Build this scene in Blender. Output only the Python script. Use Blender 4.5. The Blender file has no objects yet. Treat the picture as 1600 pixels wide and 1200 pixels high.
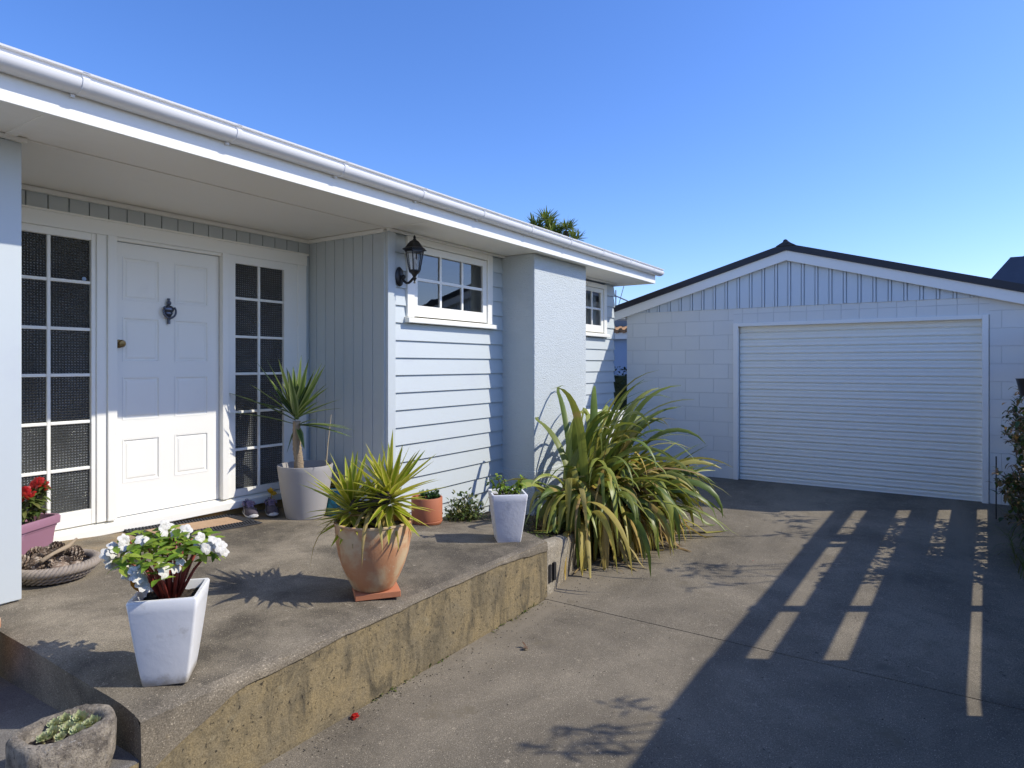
import bpy, bmesh, math, random
from mathutils import Vector, Matrix
R = random.Random(7)
D = bpy.data
SC = bpy.context.scene
COL = SC.collection
PI = math.pi

# ------------------------------------------------------------------ materials
def nodes(name):
    m = D.materials.new(name); m.use_nodes = True
    nt = m.node_tree
    return m, nt, nt.nodes['Principled BSDF']

def N(nt, t, **kw):
    n = nt.nodes.new(t)
    for k, v in kw.items():
        if k in n.inputs: n.inputs[k].default_value = v
        else: setattr(n, k, v)
    return n

def L(nt, a, b): nt.links.new(a, b)

def rgb(c): return (c[0], c[1], c[2], 1)

def mixc(nt, fac, a, b, mode='MIX'):
    n = nt.nodes.new('ShaderNodeMix'); n.data_type = 'RGBA'; n.blend_type = mode
    for s, v in ((0, fac), (6, a), (7, b)):
        if hasattr(v, 'links'): L(nt, v, n.inputs[s])
        elif s == 0: n.inputs[0].default_value = v
        else: n.inputs[s].default_value = rgb(v)
    return n.outputs[2]

def noise(nt, scale, detail=4, rough=.55, vec=None, dist=0):
    n = N(nt, 'ShaderNodeTexNoise'); n.inputs['Scale'].default_value = scale
    n.inputs['Detail'].default_value = detail; n.inputs['Roughness'].default_value = rough
    n.inputs['Distortion'].default_value = dist
    if vec is not None: L(nt, vec, n.inputs['Vector'])
    return n.outputs['Fac']

def coord(nt, scale=None):
    t = nt.nodes.new('ShaderNodeTexCoord')
    if scale is None: return t.outputs['Object']
    mp = nt.nodes.new('ShaderNodeMapping'); mp.inputs['Scale'].default_value = scale
    L(nt, t.outputs['Object'], mp.inputs['Vector'])
    return mp.outputs['Vector']

def ramp(nt, fac, lo, hi):
    r = nt.nodes.new('ShaderNodeMapRange'); r.interpolation_type = 'SMOOTHSTEP'
    r.inputs['From Min'].default_value = lo; r.inputs['From Max'].default_value = hi
    L(nt, fac, r.inputs['Value'])
    return r.outputs['Result']

def bump(nt, bsdf, h, strength=.3, dist=.01, prev=None):
    b = nt.nodes.new('ShaderNodeBump'); b.inputs['Strength'].default_value = strength
    b.inputs['Distance'].default_value = dist
    L(nt, h, b.inputs['Height'])
    if prev is not None: L(nt, prev, b.inputs['Normal'])
    L(nt, b.outputs['Normal'], bsdf.inputs['Normal'])
    return b.outputs['Normal']

def mat(name, col, rough=.5, var=.06, scale=6, bscale=0, bstr=.15, bdist=.004, metal=0, spec=.5, dirt=None, dscale=3, dlo=.55, dhi=.75, stretch=None):
    m, nt, b = nodes(name)
    v = coord(nt, stretch)
    a = [max(0, c * (1 - var)) for c in col]; h = [min(1, c * (1 + var)) for c in col]
    c = mixc(nt, noise(nt, scale, 5, .6, v), a, h)
    if dirt:
        c = mixc(nt, ramp(nt, noise(nt, dscale, 6, .65, v), dlo, dhi), c, dirt)
    L(nt, c, b.inputs['Base Color'])
    b.inputs['Roughness'].default_value = rough; b.inputs['Metallic'].default_value = metal
    b.inputs['Specular IOR Level'].default_value = spec
    if bscale: bump(nt, b, noise(nt, bscale, 4, .6, v), bstr, bdist)
    return m

WHITE = (.87, .85, .765)
BLUE = (.545, .585, .575)
M = {}
M['white'] = mat('white_paint', WHITE, .42, .02, 3, 25, .08, .003, dirt=(.70, .69, .65), dscale=2.3, dlo=.6, dhi=.9)
M['soffit'] = mat('soffit_paint', (.92, .88, .79), .6, .02, 2, 40, .05, .002, dirt=(.83, .80, .72), dscale=1.2, dlo=.5, dhi=.9)
M['gutter'] = mat('gutter_plastic', (.80, .79, .765), .3, .03, 2, dirt=(.68, .66, .60), dscale=4, dlo=.58, dhi=.9)
M['blue'] = mat('blue_house_paint', BLUE, .5, .025, 2, 30, .1, .003, dirt=(.50, .53, .55), dscale=2, dlo=.5, dhi=.85)
M['bluedark'] = mat('blue_groove_paint', (.30, .33, .40), .7, .02)
M['grey_roof'] = mat('dark_roof_iron', (.022, .020, .026), .45, .15, 8)
M['black'] = mat('black_metal', (.012, .012, .014), .38, .2, 30, 60, .1, .002)
M['pewter'] = mat('pewter_metal', (.10, .11, .14), .32, .2, 40, metal=.8)
M['brass'] = mat('old_brass', (.20, .13, .05), .35, .25, 40, metal=.9)
M['dark'] = mat('dark_void', (.008, .008, .009), .9, .1)
M['room'] = mat('room_wall', (.42, .40, .36), .9, .1, 2)
M['curtain'] = mat('cream_curtain', (.62, .55, .38), .9, .06, 8)
M['soil'] = mat('potting_soil', (.045, .032, .022), .95, .5, 60, 80, .8, .02)
M['bed'] = mat('garden_soil', (.05, .042, .03), .95, .5, 25, 40, 1, .04, dirt=(.11, .10, .05), dscale=9)
M['terr_brick'] = mat('terracotta_tile', (.50, .19, .09), .8, .1, 20, 60, .2, .003)
M['orange'] = mat('orange_clay', (.44, .145, .065), .7, .06, 9, 90, .1, .002, dirt=(.40, .16, .09), dscale=12)
M['greypot'] = mat('grey_fibre', (.36, .34, .315), .75, .07, 8, 120, .25, .003)
M['potwhite'] = mat('white_glazed', (.80, .80, .79), .38, .03, 6, 14, .15, .01, dirt=(.56, .54, .50), dscale=9, dlo=.58, dhi=.78)
def pot_dirt(m, h):
    nt = m.node_tree; b = nt.nodes['Principled BSDF']; src = b.inputs['Base Color'].links[0].from_socket; v = coord(nt)
    sep = N(nt, 'ShaderNodeSeparateXYZ'); L(nt, v, sep.inputs[0])
    ad = N(nt, 'ShaderNodeMath', operation='MULTIPLY_ADD'); L(nt, noise(nt, 22, 5, .7, v), ad.inputs[0]); ad.inputs[1].default_value = -h * 2.2; L(nt, sep.outputs['Z'], ad.inputs[2])
    iv = N(nt, 'ShaderNodeMath', operation='SUBTRACT'); iv.inputs[0].default_value = 1; L(nt, ramp(nt, ad.outputs[0], -h * 1.3, h * .4), iv.inputs[1])
    L(nt, mixc(nt, iv.outputs[0], src, (.40, .36, .29)), b.inputs['Base Color'])
pot_dirt(M['potwhite'], .035)
M['potwhite2'] = mat('white_weathered', (.74, .74, .75), .65, .05, 9, 40, .3, .006, dirt=(.42, .43, .47), dscale=7, dlo=.52, dhi=.8)
M['purple'] = mat('mauve_plastic', (.30, .15, .20), .5, .06, 6, dirt=(.42, .24, .33), dscale=10)
M['bark'] = mat('pale_trunk', (.36, .27, .17), .85, .3, 25, 45, .7, .015, stretch=(1, 1, 5))
M['darkbark'] = mat('brown_trunk', (.11, .08, .055), .9, .3, 25, 45, .8, .02, stretch=(1, 1, 5))
M['stem_red'] = mat('red_stem', (.26, .045, .03), .5, .25, 20)
M['stem_brown'] = mat('brown_stem', (.09, .06, .035), .8, .25, 20)
M['cane'] = mat('dry_cane', (.50, .40, .25), .7, .15, 20)
M['wicker'] = mat('grey_wicker', (.30, .25, .20), .85, .3, 30, 120, .4, .006)
M['cone'] = mat('pine_cone_brown', (.20, .14, .095), .85, .4, 40, dirt=(.46, .38, .29), dscale=45, dlo=.48, dhi=.62)
M['driftwood'] = mat('driftwood', (.34, .26, .17), .85, .25, 20, 40, .5, .01)
M['rubber'] = mat('black_rubber', (.035, .036, .04), .7, .2, 30)
M['coir'] = mat('coir', (.44, .29, .17), .95, .22, 22, 220, .6, .006)
M['ochre'] = mat('ochre_plinth', (.42, .26, .085), .85, .2, 9, 60, .4, .006, dirt=(.25, .17, .08), dscale=8)
M['sole'] = mat('white_sole', (.62, .60, .56), .7, .06, 20, dirt=(.40, .38, .35), dscale=30)
M['shoe'] = mat('dark_shoe_fabric', (.075, .062, .075), .85, .25, 60, 300, .3, .002)
M['lilac'] = mat('lilac_lining', (.18, .135, .20), .9, .2, 40, 250, .3, .002)
M['teal'] = mat('teal_glaze', (.008, .09, .12), .12, .3, 20, dirt=(.012, .19, .25), dscale=14, dlo=.45, dhi=.6)
M['yellow'] = mat('yellow_petal', (.70, .42, .02), .6, .15, 20)
M['fence'] = mat('fence_timber', (.16, .12, .085), .85, .25, 8, 30, .3, .006, stretch=(.2, 1, 4))
M['garwhite'] = mat('barge_white', (.91, .88, .81), .5, .02, 3, dirt=(.83, .80, .74), dscale=3, dlo=.55, dhi=.9)
M['roller'] = mat('roller_steel', (.925, .89, .79), .42, .02, 3, dirt=(.87, .83, .755), dscale=1.5, dlo=.5, dhi=.9)
M['tile'] = mat('orange_roof_tile', (.34, .19, .09), .85, .2, 8)
M['neigh_blue'] = mat('neighbour_blue', (.30, .40, .55), .7, .05, 3)
M['neigh_grey'] = mat('neighbour_grey', (.24, .25, .26), .8, .05, 3)
M['slate'] = mat('slate_roof', (.05, .06, .085), .55, .2, 6)
M['leafdebris'] = mat('dead_leaf', (.10, .05, .025), .85, .3, 20)
M['grass'] = mat('pale_bounce_ground', (.36, .32, .26), .95, .4, 3, 30, .8, .03)  # pale tone chosen so the unseen ground bounces sun onto shaded walls

def concrete(name, base, dark, stain=None, st=(0, 1), moss=None, grain=300, agg=None, big=1.1, blo=.35, bhi=.72, wear=False):
    m, nt, b = nodes(name); v = coord(nt)
    c = mixc(nt, ramp(nt, noise(nt, big, 7, .62, v, .4), blo, bhi), dark, base)
    c = mixc(nt, ramp(nt, noise(nt, 5.5, 6, .7, v), .42, .75), c, [x * .70 for x in base])
    c = mixc(nt, ramp(nt, noise(nt, 14, 5, .7, v), .60, .76), c, [min(1, x * 1.35) for x in base])
    g = noise(nt, grain, 2, .6, v)
    c = mixc(nt, .55, c, mixc(nt, ramp(nt, g, .36, .64), (.3, .3, .3), (1, 1, 1)), 'MULTIPLY')
    if agg:
        vo = N(nt, 'ShaderNodeTexVoronoi'); vo.inputs['Scale'].default_value = agg; L(nt, v, vo.inputs['Vector'])
        bwn = N(nt, 'ShaderNodeRGBToBW'); L(nt, vo.outputs['Color'], bwn.inputs[0])
        c = mixc(nt, .24, c, bwn.outputs[0], 'OVERLAY')
        sp = ramp(nt, noise(nt, agg * .8, 1, .5, v), .69, .74)
        c = mixc(nt, sp, c, [min(1, x * 1.7) for x in base])
    if wear:
        # tyre-worn bands along the drive, oil spots, hairline cracks
        vt = coord(nt, (.12, 1.5, 1)); c = mixc(nt, ramp(nt, noise(nt, 1.5, 5, .6, vt), .45, .75), c, [x * .72 for x in base])
        c = mixc(nt, ramp(nt, noise(nt, 1.9, 3, .5, v), .70, .78), c, [x * .42 for x in base])
        nz = N(nt, 'ShaderNodeTexNoise'); nz.inputs['Scale'].default_value = 1.3; nz.inputs['Detail'].default_value = 6; L(nt, v, nz.inputs['Vector'])
        ad = N(nt, 'ShaderNodeVectorMath', operation='MULTIPLY_ADD'); L(nt, nz.outputs['Color'], ad.inputs[0]); ad.inputs[1].default_value = (.9, .9, 0); L(nt, v, ad.inputs[2])
        vc = N(nt, 'ShaderNodeTexVoronoi', feature='DISTANCE_TO_EDGE'); vc.inputs['Scale'].default_value = .42; L(nt, ad.outputs[0], vc.inputs['Vector'])
        ck = ramp(nt, vc.outputs['Distance'], .0015, .0035); iv = N(nt, 'ShaderNodeMath', operation='SUBTRACT'); iv.inputs[0].default_value = 1; L(nt, ck, iv.inputs[1])
        mk = N(nt, 'ShaderNodeMath', operation='MULTIPLY'); L(nt, iv.outputs[0], mk.inputs[0]); L(nt, ramp(nt, noise(nt, .9, 2, .5, v), .48, .6), mk.inputs[1])
        c = mixc(nt, ramp(nt, noise(nt, 24, 2, .5, v), .735, .75), c, [x * .3 for x in base])
    if stain:
        sep = N(nt, 'ShaderNodeSeparateXYZ'); L(nt, v, sep.inputs[0])
        w = ramp(nt, sep.outputs['Y'], st[0], st[1])
        mul = N(nt, 'ShaderNodeMath', operation='MULTIPLY'); L(nt, w, mul.inputs[0])
        L(nt, ramp(nt, noise(nt, 3.5, 5, .6, v), .3, .7), mul.inputs[1])
        c = mixc(nt, mul.outputs[0], c, stain)
    if moss:
        c = mixc(nt, ramp(nt, noise(nt, 2.3, 6, .7, v), .58, .74), c, moss)
    hs = N(nt, 'ShaderNodeHueSaturation'); L(nt, c, hs.inputs['Color']); hs.inputs['Saturation'].default_value = .95
    L(nt, hs.outputs[0], b.inputs['Base Color'])
    b.inputs['Roughness'].default_value = .88; b.inputs['Specular IOR Level'].default_value = .25
    n1 = bump(nt, b, g, .5, .003)
    bump(nt, b, noise(nt, 9, 4, .6, v), .35, .01, n1)
    return m
M['drive'] = concrete('driveway_concrete', (.325, .273, .19), (.16, .135, .096), agg=190, grain=170, moss=(.165, .135, .085), wear=True)
M['porch'] = concrete('porch_concrete', (.345, .29, .205), (.11, .093, .068), stain=(.36, .23, .09), st=(4.35, 5.0), grain=220, big=1.5, blo=.36, bhi=.66, agg=260)
M['path'] = concrete('path_concrete', (.25, .23, .20), (.15, .135, .12), grain=220)
M['nosing'] = concrete('nosing_concrete', (.30, .25, .175), (.16, .135, .10), moss=(.34, .235, .085), grain=160, agg=200, big=3)

M['kerb'] = concrete('kerb_concrete', (.42, .37, .28), (.24, .20, .14), moss=(.16, .13, .08), grain=120, agg=160, big=5)
def step_mat():
    m, nt, b = nodes('stained_step'); v = coord(nt); vs = coord(nt, (4, 4, 1.5))
    c = mixc(nt, ramp(nt, noise(nt, 3.4, 7, .7, v), .32, .68), (.33, .255, .135), (.235, .195, .125))
    c = mixc(nt, ramp(nt, noise(nt, 1.8, 7, .75, vs, 1.0), .42, .68), c, (.125, .105, .07))
    c = mixc(nt, ramp(nt, noise(nt, 11, 7, .8, v, .8), .55, .70), c, (.10, .085, .055))
    c = mixc(nt, ramp(nt, noise(nt, 5, 6, .7, v, .5), .60, .78), c, (.36, .31, .20))
    c = mixc(nt, ramp(nt, noise(nt, 42, 5, .75, v), .57, .66), c, (.05, .042, .032))
    c = mixc(nt, .5, c, mixc(nt, ramp(nt, noise(nt, 170, 2, .6, v), .35, .65), (.45, .45, .45), (1, 1, 1)), 'MULTIPLY')
    sep = N(nt, 'ShaderNodeSeparateXYZ'); L(nt, v, sep.inputs[0])
    L(nt, c, b.inputs['Base Color']); b.inputs['Roughness'].default_value = .92; b.inputs['Specular IOR Level'].default_value = .2
    n1 = bump(nt, b, noise(nt, 110, 3, .6, v), .6, .004)
    bump(nt, b, noise(nt, 16, 5, .7, v), .5, .012, n1)
    return m
M['step'] = step_mat()

def roughcast():
    m, nt, b = nodes('roughcast_plaster'); v = coord(nt)
    L(nt, mixc(nt, noise(nt, 5, 4, .6, v), [c * .96 for c in BLUE], [c * 1.04 for c in BLUE]), b.inputs['Base Color'])
    b.inputs['Roughness'].default_value = .75
    vo = N(nt, 'ShaderNodeTexVoronoi'); vo.inputs['Scale'].default_value = 85; L(nt, v, vo.inputs['Vector'])
    n1 = bump(nt, b, vo.outputs['Distance'], .45, .007)
    bump(nt, b, ramp(nt, noise(nt, 62, 3, .6, v), .40, .66), .5, .007, n1)
    return m
M['roughcast'] = roughcast()

GBLUE = (.80, .785, .73)
def blockwork(name, bw, rh, off, freq):
    m, nt, b = nodes(name); t = nt.nodes.new('ShaderNodeTexCoord')
    sep = N(nt, 'ShaderNodeSeparateXYZ'); L(nt, t.outputs['Object'], sep.inputs[0])
    cb = N(nt, 'ShaderNodeCombineXYZ'); L(nt, sep.outputs['Y'], cb.inputs[0]); L(nt, sep.outputs['Z'], cb.inputs[1])
    mp = N(nt, 'ShaderNodeMapping'); mp.inputs['Location'].default_value = off; L(nt, cb.outputs[0], mp.inputs['Vector'])
    br = N(nt, 'ShaderNodeTexBrick'); br.offset = .5 if freq else 0; br.offset_frequency = 2
    for k, x in (('Scale', 1), ('Mortar Size', .004), ('Mortar Smooth', .6), ('Bias', 0), ('Brick Width', bw), ('Row Height', rh)):
        br.inputs[k].default_value = x
    br.inputs['Color1'].default_value = rgb([c * 1.03 for c in GBLUE]); br.inputs['Color2'].default_value = rgb([c * .96 for c in GBLUE])
    br.inputs['Mortar'].default_value = rgb([c * .86 for c in GBLUE]); L(nt, mp.outputs[0], br.inputs['Vector'])
    c = mixc(nt, .25, br.outputs['Color'], mixc(nt, noise(nt, 2, 5, .6, t.outputs['Object']), [c * .85 for c in GBLUE], GBLUE))
    L(nt, c, b.inputs['Base Color']); b.inputs['Roughness'].default_value = .6
    inv = N(nt, 'ShaderNodeMath', operation='SUBTRACT'); inv.inputs[0].default_value = 1; L(nt, br.outputs['Fac'], inv.inputs[1])
    n1 = bump(nt, b, inv.outputs[0], .7, .006)
    bump(nt, b, noise(nt, 120, 3, .6, t.outputs['Object']), .35, .003, n1)
    return m
M['gblue'] = mat('garage_paint', (.66, .71, .74), .5, .025, 2, 30, .1, .003)
M['block'] = blockwork('painted_blockwork', .4, .2, (.03, -.02, 0), 1)
M['lintel'] = blockwork('painted_lintel_blocks', .2, .4, (.02, .1, 0), 0)

def terracotta():
    m, nt, b = nodes('weathered_terracotta'); v = coord(nt)
    c = mixc(nt, noise(nt, 6, 5, .6, v), (.50, .22, .10), (.58, .30, .15))
    c = mixc(nt, ramp(nt, noise(nt, 5, 6, .62, v, .6), .42, .62), c, (.62, .46, .27))
    c = mixc(nt, ramp(nt, noise(nt, 24, 5, .7, v), .62, .74), c, (.60, .50, .38))
    L(nt, c, b.inputs['Base Color']); b.inputs['Roughness'].default_value = .85
    bump(nt, b, noise(nt, 90, 4, .6, v), .3, .003)
    return m
M['terracotta'] = terracotta()

def stone():
    m, nt, b = nodes('pitted_stone'); v = coord(nt)
    c = mixc(nt, ramp(nt, noise(nt, 14, 7, .75, v), .35, .65), (.17, .145, .115), (.50, .43, .33))
    c = mixc(nt, ramp(nt, noise(nt, 45, 4, .7, v), .58, .7), c, (.07, .06, .05))
    c = mixc(nt, ramp(nt, noise(nt, 70, 2, .6, v), .64, .72), c, (.46, .42, .36))
    L(nt, c, b.inputs['Base Color']); b.inputs['Roughness'].default_value = .95
    n1 = bump(nt, b, noise(nt, 32, 6, .75, v), 1, .03)
    bump(nt, b, noise(nt, 110, 3, .7, v), .6, .006, n1)
    return m
M['stone'] = stone()

def leafm(name, cols, trans=.35, rough=.45, edge=None, tips=None):
    m, nt, b = nodes(name)
    g = N(nt, 'ShaderNodeNewGeometry')
    cr = N(nt, 'ShaderNodeValToRGB'); cr.color_ramp.interpolation = 'LINEAR'
    el = cr.color_ramp.elements
    while len(el) < len(cols): el.new(.5)
    for i, c in enumerate(cols):
        el[i].position = i / max(1, len(cols) - 1); el[i].color = rgb(c)
    L(nt, g.outputs['Random Per Island'], cr.inputs['Fac'])
    c = mixc(nt, .35, cr.outputs['Color'], mixc(nt, noise(nt, 30, 4, .6, coord(nt)), (.45, .42, .35), (1, 1, 1)), 'MULTIPLY')
    uvn = N(nt, 'ShaderNodeUVMap'); spn = N(nt, 'ShaderNodeSeparateXYZ'); L(nt, uvn.outputs[0], spn.inputs[0])
    cbn = N(nt, 'ShaderNodeCombineXYZ'); mu = N(nt, 'ShaderNodeMath', operation='MULTIPLY'); L(nt, spn.outputs['X'], mu.inputs[0]); mu.inputs[1].default_value = 3.2
    mv = N(nt, 'ShaderNodeMath', operation='MULTIPLY'); L(nt, spn.outputs['Y'], mv.inputs[0]); mv.inputs[1].default_value = .22
    rn = N(nt, 'ShaderNodeMath', operation='MULTIPLY'); L(nt, g.outputs['Random Per Island'], rn.inputs[0]); rn.inputs[1].default_value = 90
    L(nt, mu.outputs[0], cbn.inputs[0]); L(nt, mv.outputs[0], cbn.inputs[1]); L(nt, rn.outputs[0], cbn.inputs[2])
    vein = noise(nt, 1.6, 4, .65, cbn.outputs[0])
    c = mixc(nt, .55, c, mixc(nt, ramp(nt, vein, .32, .68), (.55, .52, .42), (1.12, 1.1, 1.0)), 'MULTIPLY')
    if tips:
        ct = N(nt, 'ShaderNodeCombineXYZ'); L(nt, mv.outputs[0], ct.inputs[0]); L(nt, rn.outputs[0], ct.inputs[1])
        c = mixc(nt, ramp(nt, noise(nt, .9, 3, .6, ct.outputs[0]), .60, .68), c, tips)
    if edge:
        uv = N(nt, 'ShaderNodeUVMap'); sp = N(nt, 'ShaderNodeSeparateXYZ'); L(nt, uv.outputs[0], sp.inputs[0])
        ab = N(nt, 'ShaderNodeMath', operation='ABSOLUTE'); L(nt, sp.outputs['X'], ab.inputs[0])
        c = mixc(nt, ramp(nt, ab.outputs[0], .45, .85), c, edge)
    L(nt, c, b.inputs['Base Color']); b.inputs['Roughness'].default_value = rough; b.inputs['Specular IOR Level'].default_value = .4
    tr = N(nt, 'ShaderNodeBsdfTranslucent'); L(nt, c, tr.inputs['Color'])
    mx = N(nt, 'ShaderNodeMixShader'); mx.inputs[0].default_value = trans
    out = nt.nodes['Material Output']
    L(nt, b.outputs[0], mx.inputs[1]); L(nt, tr.outputs[0], mx.inputs[2]); L(nt, mx.outputs[0], out.inputs[0])
    return m
M['redpetal'] = leafm('red_petal', [(.62, .015, .015), (.50, .01, .015), (.72, .04, .02)], .3, .5)
M['whitepetal'] = leafm('white_petal', [(.90, .89, .84), (.88, .86, .80), (.92, .90, .86)], .18, .6)
M['yucca'] = leafm('yellow_yucca_leaf', [(.27, .38, .02), (.44, .53, .035), (.60, .58, .06), (.36, .45, .03)], .4, .4, edge=(.66, .58, .12))
M['drac'] = leafm('green_spear_leaf', [(.07, .14, .03), (.14, .23, .05), (.20, .29, .08), (.08, .15, .03)], .3, .35, edge=(.32, .38, .14))
M['flax'] = leafm('flax_leaf', [(.09, .15, .03), (.20, .28, .05), (.38, .42, .08), (.13, .20, .035), (.54, .47, .11), (.16, .23, .045), (.30, .33, .07)], .25, .42, tips=(.42, .30, .10))
M['flaxdead'] = leafm('flax_dead_leaf', [(.62, .47, .10), (.58, .40, .09), (.42, .31, .10), (.66, .56, .18), (.46, .29, .15), (.48, .46, .09), (.62, .50, .12)], .35, .6)
M['leaf'] = leafm('soft_leaf', [(.18, .33, .03), (.30, .48, .05), (.44, .55, .08), (.13, .24, .03)], .4, .45)
M['leafdark'] = leafm('dull_leaf', [(.07, .12, .025), (.12, .18, .04), (.18, .23, .06), (.22, .19, .06)], .3, .5)
M['hedge'] = leafm('hedge_leaf', [(.02, .04, .012), (.04, .07, .02), (.06, .09, .03)], .25, .5)
M['climber'] = leafm('climber_leaf', [(.05, .10, .02), (.09, .15, .035), (.15, .18, .05), (.28, .15, .06), (.42, .32, .16)], .3, .5)
M['palm'] = leafm('palm_leaf', [(.12, .18, .03), (.22, .30, .05), (.34, .38, .08), (.10, .16, .03)], .3, .45)
M['rosette'] = leafm('rosette_leaf', [(.50, .62, .36), (.58, .64, .32), (.62, .55, .34), (.46, .60, .40)], .2, .5)
M['drygrass'] = leafm('dry_straw', [(.40, .31, .15), (.30, .20, .10), (.22, .15, .08)], .2, .7)
M['succ'] = leafm('succulent_leaf', [(.05, .13, .03), (.08, .18, .04), (.06, .12, .03)], .2, .4)
M['autumn'] = leafm('autumn_leaf', [(.42, .20, .02), (.36, .14, .02)], .4, .5)

def glint_dots(nt, h, t):  # mask for the pebbles' glints, painted as pale dots
    m_ = N(nt, 'ShaderNodeMath', operation='MULTIPLY'); L(nt, ramp(nt, h, .6, 1.8), m_.inputs[0]); L(nt, ramp(nt, noise(nt, 2.2, 4, .6, t.outputs['Object'], .5), .32, .66), m_.inputs[1]); return m_.outputs[0]
def glass_obscure():
    m, nt, b = nodes('pebbled_glass'); t = nt.nodes.new('ShaderNodeTexCoord')
    sep = N(nt, 'ShaderNodeSeparateXYZ'); L(nt, t.outputs['Object'], sep.inputs[0])
    hs = []
    for ax in ('X', 'Z'):
        mu = N(nt, 'ShaderNodeMath', operation='MULTIPLY'); mu.inputs[1].default_value = 2 * PI / .0185; L(nt, sep.outputs[ax], mu.inputs[0])
        s = N(nt, 'ShaderNodeMath', operation='SINE'); L(nt, mu.outputs[0], s.inputs[0]); hs.append(s.outputs[0])
    ml = N(nt, 'ShaderNodeMath', operation='ADD'); L(nt, hs[0], ml.inputs[0]); L(nt, hs[1], ml.inputs[1])
    c = mixc(nt, glint_dots(nt, ml.outputs[0], t), mixc(nt, noise(nt, 2.5, 3, .5, t.outputs['Object']), (.016, .017, .021), (.085, .092, .085)), (.27, .28, .29))  # glint dots and mottled reflections are painted into the pane colour
    L(nt, c, b.inputs['Base Color']); b.inputs['Roughness'].default_value = .10; b.inputs['Specular IOR Level'].default_value = .8
    bump(nt, b, ml.outputs[0], 1, .0035)
    return m
M['obscure'] = glass_obscure()

def glass_clear():
    m, nt, b = nodes('window_glass'); out = nt.nodes['Material Output']
    g = N(nt, 'ShaderNodeBsdfGlossy'); g.inputs['Roughness'].default_value = .01; g.inputs['Color'].default_value = (.95, .94, .90, 1)
    t = N(nt, 'ShaderNodeBsdfTransparent'); t.inputs['Color'].default_value = (.85, .87, .86, 1)
    f = N(nt, 'ShaderNodeFresnel'); f.inputs['IOR'].default_value = 2.1
    x = N(nt, 'ShaderNodeMixShader'); L(nt, f.outputs[0], x.inputs[0]); L(nt, t.outputs[0], x.inputs[1]); L(nt, g.outputs[0], x.inputs[2])
    L(nt, x.outputs[0], out.inputs[0]); return m
M['glass'] = glass_clear()
def glass_lamp():
    m, nt, b = nodes('lamp_glass'); out = nt.nodes['Material Output']
    g = N(nt, 'ShaderNodeBsdfGlossy'); g.inputs['Roughness'].default_value = .05
    t = N(nt, 'ShaderNodeBsdfTransparent'); t.inputs['Color'].default_value = (.9, .9, .9, 1)
    x = N(nt, 'ShaderNodeMixShader'); x.inputs[0].default_value = .18; L(nt, t.outputs[0], x.inputs[1]); L(nt, g.outputs[0], x.inputs[2])
    L(nt, x.outputs[0], out.inputs[0]); return m
M['lampglass'] = glass_lamp()

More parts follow.
